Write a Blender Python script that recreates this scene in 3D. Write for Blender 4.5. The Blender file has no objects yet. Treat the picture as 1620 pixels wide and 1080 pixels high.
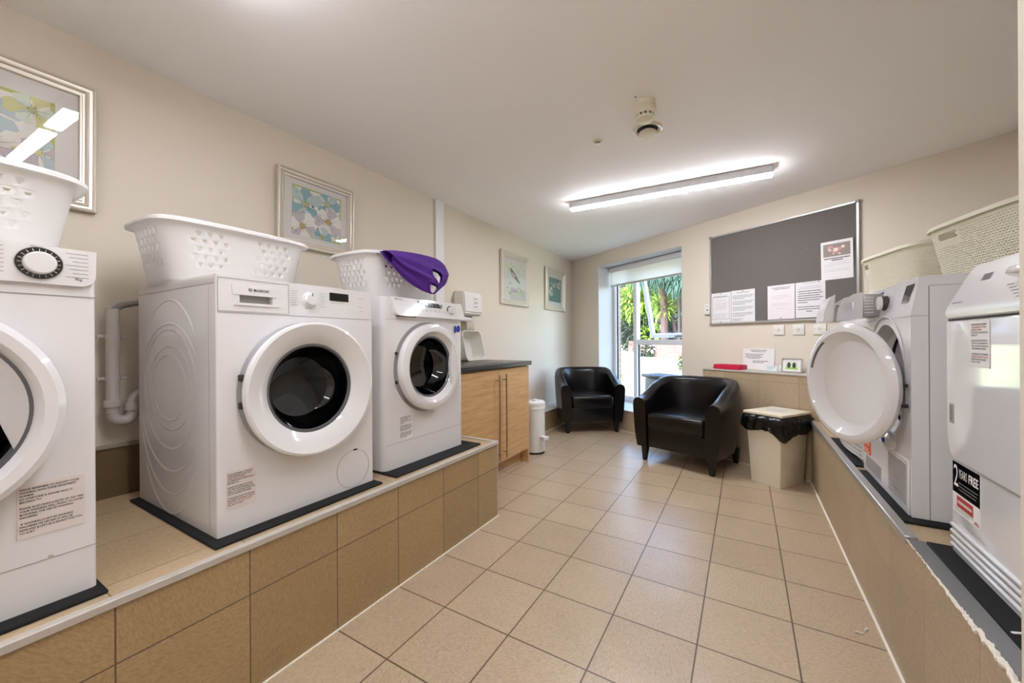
import bpy, bmesh, math, random
from mathutils import Vector, Matrix
R = math.radians
PI = math.pi
random.seed(7)
sc = bpy.context.scene
COL = sc.collection

# ------------------------------------------------------------------ camera
cam_d = bpy.data.cameras.new('camera')
cam = bpy.data.objects.new('camera', cam_d)
COL.objects.link(cam)
cam_d.sensor_fit = 'HORIZONTAL'
cam_d.sensor_width = 36.0
cam_d.lens = 617.9 / 1620 * 36.0
cam_d.shift_y = -1.63 / 1620
cam_d.clip_start = 0.02
yaw, roll = -0.5377, -0.0062
fw = Vector((math.sin(yaw), math.cos(yaw), 0))
rr = Vector((math.cos(yaw), -math.sin(yaw), 0))
uu = Vector((0, 0, 1))
r2 = rr * math.cos(roll) + uu * math.sin(roll)
u2 = -rr * math.sin(roll) + uu * math.cos(roll)
cam.matrix_world = Matrix(((r2.x, u2.x, -fw.x, 1.0513), (r2.y, u2.y, -fw.y, -0.9186), (r2.z, u2.z, -fw.z, 1.0798), (0, 0, 0, 1)))
sc.camera = cam

# ------------------------------------------------------------------ world, sun, exposure
w = bpy.data.worlds.new('sky'); sc.world = w; w.use_nodes = True
nt = w.node_tree; nt.nodes.clear()
wo = nt.nodes.new('ShaderNodeOutputWorld'); bg = nt.nodes.new('ShaderNodeBackground')
sk = nt.nodes.new('ShaderNodeTexSky'); sk.sky_type = 'NISHITA'; sk.sun_disc = False
sk.sun_elevation = R(48); sk.sun_rotation = R(200); sk.air_density = 1.0; sk.dust_density = 1.5
nt.links.new(sk.outputs[0], bg.inputs[0]); bg.inputs[1].default_value = 1.6
nt.links.new(bg.outputs[0], wo.inputs[0])
sd = bpy.data.lights.new('sun', 'SUN'); sd.energy = 2.2; sd.angle = R(1.0); sd.color = (1.0, 0.97, 0.92)
sun = bpy.data.objects.new('sun', sd); COL.objects.link(sun)
sun.rotation_euler = Vector((-0.55, -0.62, 0.75)).to_track_quat('Z', 'Y').to_euler()
vs = sc.view_settings
vs.view_transform = 'Standard'; vs.look = 'None'; vs.exposure = 0.68; vs.gamma = 1.0; vs.use_curve_mapping = False
LAMP = 62.0

# ------------------------------------------------------------------ materials
def lin(h):
    h = h.lstrip('#')
    o = []
    for i in (0, 2, 4):
        c = int(h[i:i+2], 16) / 255
        o.append(c / 12.92 if c <= 0.04045 else ((c + 0.055) / 1.055) ** 2.4)
    return (o[0], o[1], o[2], 1.0)

MATS = {}
def mat(name, col, rough=0.5, metal=0.0, bump=0.0, bscale=200.0, var=0.0, vscale=4.0, coat=0.0, emit=None, estr=0.0, trans=0.0, alpha=None, sss=0.0, spec=0.5, ior=1.45):
    if name in MATS: return MATS[name]
    m = bpy.data.materials.new(name); m.use_nodes = True
    n = m.node_tree; p = n.nodes['Principled BSDF']
    c = lin(col)
    p.inputs['Base Color'].default_value = c
    p.inputs['Roughness'].default_value = rough
    p.inputs['Metallic'].default_value = metal
    p.inputs['Coat Weight'].default_value = coat
    p.inputs['Coat Roughness'].default_value = 0.05
    p.inputs['Specular IOR Level'].default_value = spec
    p.inputs['IOR'].default_value = ior
    if trans: p.inputs['Transmission Weight'].default_value = trans
    if sss:
        p.inputs['Subsurface Weight'].default_value = sss
        p.inputs['Subsurface Radius'].default_value = (0.02, 0.02, 0.02)
    if emit:
        p.inputs['Emission Color'].default_value = lin(emit); p.inputs['Emission Strength'].default_value = estr
    tc = n.nodes.new('ShaderNodeTexCoord')
    if var:
        ns = n.nodes.new('ShaderNodeTexNoise'); ns.inputs['Scale'].default_value = vscale; ns.inputs['Detail'].default_value = 4
        mx = n.nodes.new('ShaderNodeMix'); mx.data_type = 'RGBA'
        n.links.new(tc.outputs['Object'], ns.inputs['Vector'])
        mx.inputs[6].default_value = tuple(min(1, x * (1 + var)) for x in c[:3]) + (1,)
        mx.inputs[7].default_value = tuple(x * (1 - var) for x in c[:3]) + (1,)
        n.links.new(ns.outputs[0], mx.inputs[0]); n.links.new(mx.outputs[2], p.inputs['Base Color'])
    if bump:
        nb = n.nodes.new('ShaderNodeTexNoise'); nb.inputs['Scale'].default_value = bscale; nb.inputs['Detail'].default_value = 3
        b = n.nodes.new('ShaderNodeBump'); b.inputs['Strength'].default_value = bump; b.inputs['Distance'].default_value = 0.002
        n.links.new(tc.outputs['Object'], nb.inputs['Vector']); n.links.new(nb.outputs[0], b.inputs['Height']); n.links.new(b.outputs[0], p.inputs['Normal'])
    MATS[name] = m
    return m

def mat_tile(name, base, base2, grout, axes, off=(0, 0), bw=0.3, bh=0.3, mortar=0.003, rough=0.4):
    """square ceramic tiles with a worked, streaky surface; axes says which two object axes carry the grid"""
    m = bpy.data.materials.new(name); m.use_nodes = True
    n = m.node_tree; p = n.nodes['Principled BSDF']; L = n.links
    tc = n.nodes.new('ShaderNodeTexCoord'); sp = n.nodes.new('ShaderNodeSeparateXYZ'); cb = n.nodes.new('ShaderNodeCombineXYZ')
    L.new(tc.outputs['Object'], sp.inputs[0])
    for i in (0, 1):
        a = n.nodes.new('ShaderNodeMath'); a.operation = 'ADD'; a.inputs[1].default_value = off[i] + 30.0
        L.new(sp.outputs['XYZ'.index(axes[i])], a.inputs[0]); L.new(a.outputs[0], cb.inputs[i])
    br = n.nodes.new('ShaderNodeTexBrick'); br.offset = 0.0; br.squash = 1.0
    br.inputs['Scale'].default_value = 1.0; br.inputs['Brick Width'].default_value = bw; br.inputs['Row Height'].default_value = bh
    br.inputs['Mortar Size'].default_value = mortar; br.inputs['Mortar Smooth'].default_value = 0.1; br.inputs['Bias'].default_value = 0.0
    br.inputs['Color1'].default_value = lin(base); br.inputs['Color2'].default_value = lin(base2); br.inputs['Mortar'].default_value = lin(grout)
    L.new(cb.outputs[0], br.inputs['Vector'])
    # streaky relief: noise with a distorted domain, one direction per tile
    fl = n.nodes.new('ShaderNodeVectorMath'); fl.operation = 'SNAP'; fl.inputs[1].default_value = (bw, bh, 1)
    L.new(cb.outputs[0], fl.inputs[0])
    wn = n.nodes.new('ShaderNodeTexWhiteNoise'); L.new(fl.outputs[0], wn.inputs['Vector'])
    ang = n.nodes.new('ShaderNodeMath'); ang.operation = 'MULTIPLY'; ang.inputs[1].default_value = 6.28; L.new(wn.outputs['Value'], ang.inputs[0])
    rot = n.nodes.new('ShaderNodeVectorRotate'); rot.rotation_type = 'Z_AXIS'; L.new(cb.outputs[0], rot.inputs['Vector']); L.new(ang.outputs[0], rot.inputs['Angle'])
    mp = n.nodes.new('ShaderNodeMapping'); mp.inputs['Scale'].default_value = (70, 230, 1); L.new(rot.outputs[0], mp.inputs[0])
    ns = n.nodes.new('ShaderNodeTexNoise'); ns.inputs['Scale'].default_value = 1.0; ns.inputs['Detail'].default_value = 4; ns.inputs['Distortion'].default_value = 0.8
    L.new(mp.outputs[0], ns.inputs['Vector'])
    rp = n.nodes.new('ShaderNodeValToRGB'); rp.color_ramp.elements[0].position = 0.33; rp.color_ramp.elements[0].color = (0.80, 0.78, 0.75, 1)
    rp.color_ramp.elements[1].position = 0.6; rp.color_ramp.elements[1].color = (1.05, 1.05, 1.05, 1)
    L.new(ns.outputs[0], rp.inputs[0])
    n2 = n.nodes.new('ShaderNodeTexNoise'); n2.inputs['Scale'].default_value = 5.0; n2.inputs['Detail'].default_value = 5; L.new(cb.outputs[0], n2.inputs['Vector'])
    r2_ = n.nodes.new('ShaderNodeMapRange'); r2_.inputs[3].default_value = 0.88; r2_.inputs[4].default_value = 1.1; L.new(n2.outputs[0], r2_.inputs[0])
    mu = n.nodes.new('ShaderNodeMix'); mu.data_type = 'RGBA'; mu.blend_type = 'MULTIPLY'; mu.inputs[0].default_value = 1.0
    L.new(br.outputs['Color'], mu.inputs[6]); L.new(rp.outputs[0], mu.inputs[7])
    m3 = n.nodes.new('ShaderNodeVectorMath'); m3.operation = 'SCALE'; L.new(mu.outputs[2], m3.inputs[0]); L.new(r2_.outputs[0], m3.inputs['Scale'])
    L.new(m3.outputs[0], p.inputs['Base Color'])
    p.inputs['Roughness'].default_value = rough
    inv = n.nodes.new('ShaderNodeMath'); inv.operation = 'MULTIPLY_ADD'; inv.inputs[1].default_value = -1.5; L.new(br.outputs['Fac'], inv.inputs[0]); L.new(ns.outputs[0], inv.inputs[2])
    b = n.nodes.new('ShaderNodeBump'); b.inputs['Strength'].default_value = 0.22; b.inputs['Distance'].default_value = 0.002
    L.new(inv.outputs[0], b.inputs['Height']); L.new(b.outputs[0], p.inputs['Normal'])
    MATS[name] = m
    return m

def mat_wood(name, c1, c2):
    m = bpy.data.materials.new(name); m.use_nodes = True
    n = m.node_tree; p = n.nodes['Principled BSDF']; L = n.links
    tc = n.nodes.new('ShaderNodeTexCoord'); mp = n.nodes.new('ShaderNodeMapping'); mp.inputs['Scale'].default_value = (2.5, 2.2, 28)
    L.new(tc.outputs['Object'], mp.inputs[0])
    ns = n.nodes.new('ShaderNodeTexNoise'); ns.inputs['Scale'].default_value = 1.6; ns.inputs['Detail'].default_value = 6; ns.inputs['Distortion'].default_value = 0.5
    L.new(mp.outputs[0], ns.inputs['Vector'])
    rp = n.nodes.new('ShaderNodeValToRGB'); rp.color_ramp.elements[0].position = 0.3; rp.color_ramp.elements[0].color = lin(c2)
    rp.color_ramp.elements[1].position = 0.7; rp.color_ramp.elements[1].color = lin(c1)
    L.new(ns.outputs[0], rp.inputs[0]); L.new(rp.outputs[0], p.inputs['Base Color']); p.inputs['Roughness'].default_value = 0.45
    MATS[name] = m
    return m

def mat_glass(name, tint='#ffffff', rough=0.0, fac=0.0, ior=1.5):
    """thin pane: clear transmission with a Fresnel mirror on top"""
    m = bpy.data.materials.new(name); m.use_nodes = True
    n = m.node_tree; n.nodes.clear(); L = n.links
    o = n.nodes.new('ShaderNodeOutputMaterial'); t = n.nodes.new('ShaderNodeBsdfTransparent'); g = n.nodes.new('ShaderNodeBsdfGlossy')
    fr = n.nodes.new('ShaderNodeFresnel'); fr.inputs[0].default_value = ior; mx = n.nodes.new('ShaderNodeMixShader')
    ad = n.nodes.new('ShaderNodeMath'); ad.operation = 'ADD'; ad.inputs[1].default_value = fac; ad.use_clamp = True
    ge = n.nodes.new('ShaderNodeNewGeometry'); im = n.nodes.new('ShaderNodeMapRange')     # same mirror from either face of the pane
    im.inputs[3].default_value = ior; im.inputs[4].default_value = 1 / ior
    L.new(ge.outputs['Backfacing'], im.inputs[0]); L.new(im.outputs[0], fr.inputs[0])
    t.inputs[0].default_value = lin(tint); g.inputs['Roughness'].default_value = rough
    L.new(fr.outputs[0], ad.inputs[0]); L.new(ad.outputs[0], mx.inputs[0]); L.new(t.outputs[0], mx.inputs[1]); L.new(g.outputs[0], mx.inputs[2]); L.new(mx.outputs[0], o.inputs[0])
    MATS[name] = m
    return m

def mat_translucent(name, col, tfac=0.4, rough=0.3, gloss=0.12):
    """thin milky plastic or cloth: diffuse, translucent and a little gloss"""
    m = bpy.data.materials.new(name); m.use_nodes = True
    n = m.node_tree; n.nodes.clear(); L = n.links
    o = n.nodes.new('ShaderNodeOutputMaterial'); d = n.nodes.new('ShaderNodeBsdfDiffuse'); t = n.nodes.new('ShaderNodeBsdfTranslucent'); g = n.nodes.new('ShaderNodeBsdfGlossy')
    a = n.nodes.new('ShaderNodeMixShader'); b = n.nodes.new('ShaderNodeMixShader')
    d.inputs[0].default_value = lin(col); t.inputs[0].default_value = lin(col); g.inputs['Roughness'].default_value = rough
    a.inputs[0].default_value = tfac; b.inputs[0].default_value = gloss
    L.new(d.outputs[0], a.inputs[1]); L.new(t.outputs[0], a.inputs[2]); L.new(a.outputs[0], b.inputs[1]); L.new(g.outputs[0], b.inputs[2]); L.new(b.outputs[0], o.inputs[0])
    MATS[name] = m
    return m

M_wall = mat('wall_paint', '#dfd4c4', 0.85, bump=0.15, bscale=350)
M_ceil = mat('ceiling_paint', '#faf7f4', 0.9, bump=0.1, bscale=300)
M_reveal = mat('reveal_paint', '#d2d1cf', 0.6)
M_white = mat('appliance_white', '#e4e2e1', 0.22, coat=0.4)
M_side = mat('appliance_side', '#dcd9d6', 0.4, coat=0.1)
M_whiteg = mat('gloss_white', '#e6e5e4', 0.08, coat=0.8)
M_grey = mat('seal_grey', '#8e8e90', 0.5)
M_dark = mat('seam_dark', '#33302e', 0.7)
M_seam = mat('seam_grey', '#9c9894', 0.7)
M_black = mat('black_gloss', '#0b0b0c', 0.08, coat=0.5)
M_blackm = mat('black_matt', '#151414', 0.6)
M_chrome = mat('chrome', '#c9c9c9', 0.12, 1.0)
M_steel = mat('drum_steel', '#3a3734', 0.3, 1.0)
M_brush = mat('handle_steel', '#9b8f83', 0.3, 1.0)
M_alu = mat('aluminium', '#c2c0bc', 0.35, 0.7)
M_trim = mat('edge_trim', '#c3bdb3', 0.5, 0.2, var=0.1, vscale=30)
M_grout = mat('floor_sealant', '#efe9dc', 0.5)
M_rubber = mat('rubber', '#121110', 0.85, bump=0.4, bscale=500, var=0.4, vscale=300)
M_leather = mat('leather', '#080606', 0.3, bump=0.2, bscale=420, coat=0.25, spec=0.4)
M_leg = mat('black_wood', '#0d0b0a', 0.35)
M_paper = mat('paper', '#e9e6e4', 0.75)
M_paperp = mat('paper_warm', '#e0d7d1', 0.75)
M_lam = mat('laminated_paper', '#e6e4e3', 0.25)
M_ink = mat('ink', '#2a2726', 0.8)
M_inkg = mat('ink_grey', '#7b7876', 0.8)
M_inkr = mat('ink_red', '#a8433f', 0.8)
M_inkb = mat('ink_blue', '#20228c', 0.4)
M_blueplast = mat('blue_plastic', '#1f2aa0', 0.4)
M_purple = mat('purple_fabric', '#4f1a86', 0.75, bump=0.5, bscale=900)
M_silver = mat('silver_frame', '#d6cdbf', 0.38, 0.45)
M_silver2 = mat('champagne_frame', '#d6cfc0', 0.35, 0.4)
M_mount = mat('mount_board', '#d9d5cf', 0.8)
M_pvc = mat('pvc_pipe', '#c4bdb4', 0.4, coat=0.1)
M_hose = mat('grey_hose', '#8f8d88', 0.5, bump=0.4, bscale=120)
M_trunk = mat('trunking', '#e9e8e6', 0.4)
M_disp = mat('dispenser_white', '#e7e3dc', 0.25)
M_worktop = mat('worktop', '#3d3b3b', 0.3, var=0.35, vscale=60)
M_felt = mat('grey_felt', '#6d6763', 0.95, bump=0.6, bscale=700, var=0.06, vscale=90)
M_bincream = mat('bin_cream', '#e3dac4', 0.4)
M_bag = mat('bin_liner', '#0a0a0b', 0.22, bump=1.0, bscale=40)
M_red = mat('red_plastic', '#c1133d', 0.35)
M_detect = mat('detector_cream', '#ded6bd', 0.35)
M_upvc = mat('window_frame_white', '#e8e9ec', 0.3)
M_blind = mat_translucent('blind_fabric', '#f4f2ee', 0.6, 0.6, 0.02)
M_basket = mat_translucent('basket_plastic', '#faf8f5', 0.42, 0.3, 0.06)
M_basketc = mat_translucent('basket_cream', '#efead4', 0.3, 0.5, 0.04)
M_tub = mat_translucent('tub_plastic', '#f3f0e6', 0.3, 0.3, 0.1)
M_clear = mat_translucent('clear_grey_plastic', '#b9b8b6', 0.3, 0.2, 0.2)
M_glass = mat_glass('window_glass')
M_pglass = mat_glass('picture_glass', fac=0.02)
M_dglass = mat_glass('door_glass', '#3c3c3c', fac=0.03)
M_oak = mat_wood('oak_veneer', '#d2ab78', '#bd935f')
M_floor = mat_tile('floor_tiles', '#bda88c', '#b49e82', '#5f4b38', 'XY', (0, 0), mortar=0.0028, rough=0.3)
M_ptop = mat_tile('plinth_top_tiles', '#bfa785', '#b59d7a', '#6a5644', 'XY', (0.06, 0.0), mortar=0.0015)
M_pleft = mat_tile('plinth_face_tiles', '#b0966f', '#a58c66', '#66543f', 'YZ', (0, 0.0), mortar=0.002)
M_pright = mat_tile('riser_face_tiles', '#b8a484', '#b09b7d', '#a08a70', 'YZ', (0, 0.02), mortar=0.0016)
M_pfar = mat_tile('far_ledge_tiles', '#b8a488', '#b09b7f', '#94816a', 'XZ', (0.09, 0.17), mortar=0.0016)
M_brick = mat_tile('outside_brick', '#a58378', '#98766a', '#b5a599', 'YZ', (0, 0), 0.215, 0.075, 0.006, 0.8)
M_brickx = mat_tile('garden_brick', '#6b5048', '#5e443d', '#7b6c62', 'XZ', (0, 0), 0.215, 0.075, 0.006, 0.8)
M_lawn = mat('lawn_grass', '#9a9c72', 0.9, var=0.25, vscale=3, bump=0.5, bscale=80)
M_path = mat('garden_path', '#b9b1a6', 0.8, var=0.08)
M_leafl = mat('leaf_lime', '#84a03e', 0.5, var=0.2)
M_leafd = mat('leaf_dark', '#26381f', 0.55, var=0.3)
M_needle = mat('needle_teal', '#3a5c4d', 0.6, var=0.35)
M_bark = mat('bark', '#4f3e38', 0.9, bump=1, bscale=30, var=0.2)
M_fence = mat('dark_fence', '#2f292d', 0.8, var=0.2)
M_wheelie = mat('bin_black', '#232628', 0.5)
M_dust = mat('lint', '#e5dfd2', 0.9)
M_filler = mat('filler', '#e9e2d4', 0.8, var=0.1, vscale=60)
M_tape = mat('grey_tape', '#6f6e6d', 0.4, var=0.1, vscale=40)

# ------------------------------------------------------------------ mesh helpers
def finish(bm, name, m, parent=None, loc=None, rot=None, smooth=40, thick=0):
    me = bpy.data.meshes.new(name)
    bmesh.ops.recalc_face_normals(bm, faces=bm.faces[:]) if thick >= 0 else None
    bm.to_mesh(me); bm.free()
    for mm in (m if isinstance(m, (list, tuple)) else [m]): me.materials.append(mm)
    if smooth:
        me.polygons.foreach_set('use_smooth', [True] * len(me.polygons)); me.set_sharp_from_angle(angle=R(smooth))
    o = bpy.data.objects.new(name, me); COL.objects.link(o)
    if parent is not None: o.parent = parent
    if loc is not None: o.location = loc
    if rot is not None: o.rotation_euler = rot
    return o

def nbm(): return bmesh.new()

def merge(bm, tmp, mi=0):
    for f in tmp.faces: f.material_index = mi
    me = bpy.data.meshes.new('t'); tmp.to_mesh(me); tmp.free(); bm.from_mesh(me); bpy.data.meshes.remove(me)

def box(bm, x0, x1, y0, y1, z0, z1, bev=0.0, seg=2, mi=0, edges=None, mx=None):
    t = bmesh.new()
    bmesh.ops.create_cube(t, size=1.0)
    for v in t.verts:
        v.co = Vector(((x0 + x1) / 2 + v.co.x * (x1 - x0), (y0 + y1) / 2 + v.co.y * (y1 - y0), (z0 + z1) / 2 + v.co.z * (z1 - z0)))
    if bev:
        es = [e for e in t.edges if edges is None or edges(e)]
        bmesh.ops.bevel(t, geom=es, offset=bev, segments=seg, profile=0.5, affect='EDGES')
    if mx is not None: bmesh.ops.transform(t, matrix=mx, verts=t.verts[:])
    merge(bm, t, mi)

def vert_edge(axis):
    def f(e):
        d = (e.verts[0].co - e.verts[1].co)
        return abs(d['xyz'.index(axis)]) > 0.9 * d.length
    return f

def lathe(bm, c, axis, prof, seg=48, mi=0, a0=0.0, a1=2 * PI, sy=1.0, sz=1.0):
    """prof: (radius, position along axis). axis 'X' or 'Z' or 'Y'"""
    full = abs(a1 - a0 - 2 * PI) < 1e-6
    n = seg if full else seg + 1
    rings = []
    for r, h in prof:
        ring = []
        if r < 1e-6: 
            p = {'X': (h, 0, 0), 'Y': (0, h, 0), 'Z': (0, 0, h)}[axis]
            ring = [bm.verts.new(Vector(c) + Vector(p))] * n
        else:
            for i in range(n):
                a = a0 + (a1 - a0) * i / seg
                u, v = r * math.cos(a) * sy, r * math.sin(a) * sz
                p = {'X': (h, u, v), 'Y': (u, h, v), 'Z': (u, v, h)}[axis]
                ring.append(bm.verts.new(Vector(c) + Vector(p)))
        rings.append(ring)
    for a, b in zip(rings[:-1], rings[1:]):
        for i in range(seg):
            j = (i + 1) % n
            q = [a[i], a[j], b[j], b[i]]
            q2 = []
            for v in q:
                if v not in q2: q2.append(v)
            if len(q2) > 2:
                try: bm.faces.new(q2).material_index = mi
                except ValueError: pass

def tube(bm, pts, r, seg=10, mi=0, cap=True, rad=None, flat=1.0):
    pts = [Vector(p) for p in pts]
    prev = None; rings = []
    up = Vector((0, 0, 1))
    for i, p in enumerate(pts):
        d = (pts[min(i + 1, len(pts) - 1)] - pts[max(i - 1, 0)]).normalized()
        if prev is None:
            a = d.cross(up)
            if a.length < 1e-3: a = d.cross(Vector((1, 0, 0)))
            a.normalize()
        else:
            a = (prev - d * prev.dot(d)).normalized()
        prev = a; b = d.cross(a)
        rr_ = rad[i] if rad else r
        rings.append([bm.verts.new(p + (a * math.cos(2 * PI * k / seg) + b * math.sin(2 * PI * k / seg) * flat) * rr_) for k in range(seg)])
    for a, b in zip(rings[:-1], rings[1:]):
        for k in range(seg): bm.faces.new((a[k], a[(k + 1) % seg], b[(k + 1) % seg], b[k])).material_index = mi
    if cap:
        bm.faces.new(rings[0][::-1]).material_index = mi; bm.faces.new(rings[-1]).material_index = mi

def prism(bm, poly, fn, d0, d1, mi=0):
    """poly 2D list extruded; fn(u, v, d) -> 3D"""
    a = [bm.verts.new(Vector(fn(u, v, d0))) for u, v in poly]; b = [bm.verts.new(Vector(fn(u, v, d1))) for u, v in poly]
    n = len(poly)
    bm.faces.new(a[::-1]).material_index = mi; bm.faces.new(b).material_index = mi
    for i in range(n): bm.faces.new((a[i], a[(i + 1) % n], b[(i + 1) % n], b[i])).material_index = mi

def rrect(w, h, r, n=6, cx=0, cy=0):
    o = []
    for sx, sy, a in ((1, 1, 0), (-1, 1, 90), (-1, -1, 180), (1, -1, 270)):
        for i in range(n + 1):
            t = R(a + 90 * i / n); o.append((cx + sx * (w / 2 - r) + r * math.cos(t), cy + sy * (h / 2 - r) + r * math.sin(t)))
    return o

def boolean(o, cutter):
    cutter.parent = o.parent
    md = o.modifiers.new('b', 'BOOLEAN'); md.operation = 'DIFFERENCE'; md.object = cutter; md.solver = 'EXACT'
    dg = bpy.context.evaluated_depsgraph_get()
    me = bpy.data.meshes.new_from_object(o.evaluated_get(dg))
    o.modifiers.clear(); old = o.data; o.data = me; bpy.data.meshes.remove(old)
    cm = cutter.data; bpy.data.objects.remove(cutter); bpy.data.meshes.remove(cm)
    me.set_sharp_from_angle(angle=R(35))

def thing(name, label, cat, loc=(0, 0, 0), rotz=0.0, group=None):
    o = bpy.data.objects.new(name, None); COL.objects.link(o)
    o.location = loc; o.rotation_euler = (0, 0, rotz); o.empty_display_size = 0.1
    return tag(o, label, cat, group)

def tag(o, label, cat, group=None):
    o['label'] = label; o['category'] = cat
    if group: o['group'] = group
    return o

def struct(o):
    o['kind'] = 'structure'; return o

def text(name, body, m, parent, fn, w=None, h=None, bold=0.0, align='LEFT', space=1.0, size=0.01, label=None, italic=0):
    """letters as a flat mesh; fn(u, v) -> point in the parent's frame; fitted to w x h"""
    cu = bpy.data.curves.new(name, 'FONT'); cu.body = body; cu.size = 1.0; cu.resolution_u = 2; cu.offset = bold
    cu.align_x = align; cu.space_line = space; cu.shear = italic
    o = bpy.data.objects.new(name, cu); COL.objects.link(o)
    dg = bpy.context.evaluated_depsgraph_get()
    me = bpy.data.meshes.new_from_object(o.evaluated_get(dg))
    bpy.data.objects.remove(o); bpy.data.curves.remove(cu)
    xs = [v.co.x for v in me.vertices]; ys = [v.co.y for v in me.vertices]
    x0, x1, y0, y1 = min(xs), max(xs), min(ys), max(ys)
    if w is None: sx = sy = h / (y1 - y0)
    elif h is None: sx = sy = w / (x1 - x0)
    else: sx = w / (x1 - x0); sy = h / (y1 - y0)
    for v in me.vertices: v.co = Vector(fn((v.co.x - x0) * sx, (v.co.y - y1) * sy))
    me.materials.clear(); me.materials.append(m)
    ob = bpy.data.objects.new(name, me); COL.objects.link(ob); ob.parent = parent
    if label: ob['label'] = label
    return ob

def word_bars(bm, fn, w, top, lines, lh, bh, mi=0, seed=1, jit=0.1):
    """unreadably small print: rows of short dark dashes. lines: list of (start, end) fractions or None for a blank row"""
    rg = random.Random(seed)
    for k, ln in enumerate(lines):
        if ln is None: continue
        v = top - k * lh; x = ln[0] * w; e = ln[1] * w
        while x < e:
            l = min(rg.uniform(0.03, 0.1) * w, e - x)
            vs_ = [bm.verts.new(Vector(fn(a, b))) for a, b in ((x, v), (x + l, v), (x + l, v - bh), (x, v - bh))]
            bm.faces.new(vs_).material_index = mi
            x += l + 0.012 * w

def face(bm, pts, mi=0):
    f = bm.faces.new([bm.verts.new(Vector(p)) for p in pts]); f.material_index = mi; return f

# ------------------------------------------------------------------ the room
WX, ZC = -1.17, 2.262
FA = R(-30.5)
T2 = Vector((math.cos(FA), math.sin(FA), 0)); O2 = Vector((-math.sin(FA), math.cos(FA), 0))
P0 = Vector((1.596, 2.944, 0))
def far(s, d=0.0, z=0.0): return P0 + T2 * s + O2 * d + Vector((0, 0, z))
MF = Matrix.Translation(P0) @ Matrix.Rotation(FA, 4, 'Z')
def far_s_at_x(x, d): return (x - P0.x - O2.x * d) / T2.x
cornerL = far(far_s_at_x(WX, 0)); cornerR = far(far_s_at_x(2.40, 0))
room = [(WX, -2.4), (1.451, -2.4), (1.451, 0.09), (2.40, 0.09), (cornerR.x, cornerR.y), (cornerL.x, cornerL.y)]
def slab(name, m, poly, z0, z1):
    bm = nbm(); prism(bm, poly, lambda u, v, d: (u, v, d), z0, z1)
    return finish(bm, name, m, smooth=0)
struct(slab('floor', M_floor, room, -0.06, 0.0))
struct(slab('ceiling', M_ceil, [(-1.3, -2.5), (1.60, -2.5), (2.6, -0.05), (2.6, 2.5), (2.4 + O2.x * .4, cornerR.y + O2.y * .4), (WX - .13 + O2.x * .3, cornerL.y + O2.y * .3 + .1), (-1.3, 4.6)], ZC, ZC + 0.12))
def wallbox(name, x0, x1, y0, y1, m=None):
    bm = nbm(); box(bm, x0, x1, y0, y1, -0.06, ZC); return struct(finish(bm, name, m or M_wall, smooth=0))
wallbox('wall_left', WX - 0.12, WX, -2.5, 4.72)
wallbox('wall_back', WX, 1.57, -2.52, -2.4)
wallbox('wall_right', 1.451, 1.56, -2.4, 0.0)
wallbox('wall_recess', 1.451, 2.52, 0.0, 0.09)
wallbox('wall_side', 2.40, 2.52, 0.09, 2.6)
WS0, WS1, WZ0, WZ1, WD = -2.63, -1.30, 0.25, 2.085, 0.30
bm = nbm()
for a in ((-3.45, WS0, -.06, ZC), (WS1, 1.05, -.06, ZC), (WS0, WS1, WZ1, ZC), (WS0, WS1, -.06, WZ0 - .012)):
    box(bm, a[0], a[1], 0, WD + 0.02, a[2], a[3])
o = finish(bm, 'wall_far', M_wall, smooth=0); o.matrix_world = MF; struct(o)
bm = nbm()
for a in ((-4.6, WS0 - .01, -.3, 2.6), (WS1 + .02, 2.6, -.3, 2.6), (WS0 - .01, WS1 + .02, WZ1 - .01, 2.6), (WS0 - .01, WS1 + .02, -.3, .20)):
    box(bm, a[0], a[1], WD + .036, WD + .125, a[2], a[3])
o = finish(bm, 'wall_outside', M_brick, smooth=0); o.matrix_world = MF; struct(o)
bm = nbm()
box(bm, WS0, WS0 + .006, .002, WD, WZ0, WZ1); box(bm, WS1 - .006, WS1, .002, WD, WZ0, WZ1); box(bm, WS0 + .006, WS1 - .006, .002, WD, WZ1 - .006, WZ1)
box(bm, WS0, WS1, .002, WD, WZ0 - .012, WZ0)
o = finish(bm, 'trim_1', M_reveal, smooth=0); o.matrix_world = MF; struct(o)

# tiled plinths and ledges
def built_in(name, label, cat, m, poly, z0, z1, loc=None, rot=0.0):
    t_ = thing(name, label, cat, loc or (0, 0, 0), rot)
    bm = nbm(); prism(bm, poly, lambda u, v, d: (u, v, d), z0, z1)
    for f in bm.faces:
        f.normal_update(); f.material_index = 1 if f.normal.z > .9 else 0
    b_ = finish(bm, 'tiled_block', m, t_, smooth=0)
    return t_
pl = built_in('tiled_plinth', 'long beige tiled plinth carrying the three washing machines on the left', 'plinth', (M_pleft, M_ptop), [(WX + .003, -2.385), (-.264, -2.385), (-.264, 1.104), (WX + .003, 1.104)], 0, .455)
bm = nbm(); box(bm, -.282, -.257, -2.385, 1.109, .4405, .461, .002, 1); box(bm, -.62, -.2825, 1.086, 1.109, .4405, .461, .002, 1); box(bm, -.2675, -.2625, 1.0985, 1.1055, 0.0, .44)
finish(bm, 'edge_strip', M_trim, pl)
bm = nbm(); box(bm, WX + .003, -1.152, -2.385, 1.104, .455, .655); box(bm, WX + .003, -1.146, -2.385, 1.104, .655, .668, mi=1)
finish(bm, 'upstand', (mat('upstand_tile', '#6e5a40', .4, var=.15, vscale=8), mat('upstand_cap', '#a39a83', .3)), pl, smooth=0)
pr_ = built_in('tiled_plinth', 'beige tiled plinth carrying the dryers on the right', 'plinth', (M_pright, M_ptop), [(1.476, .093), (2.397, .093), (2.397, 2.215), (1.476, 2.757)], 0, .462)
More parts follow.
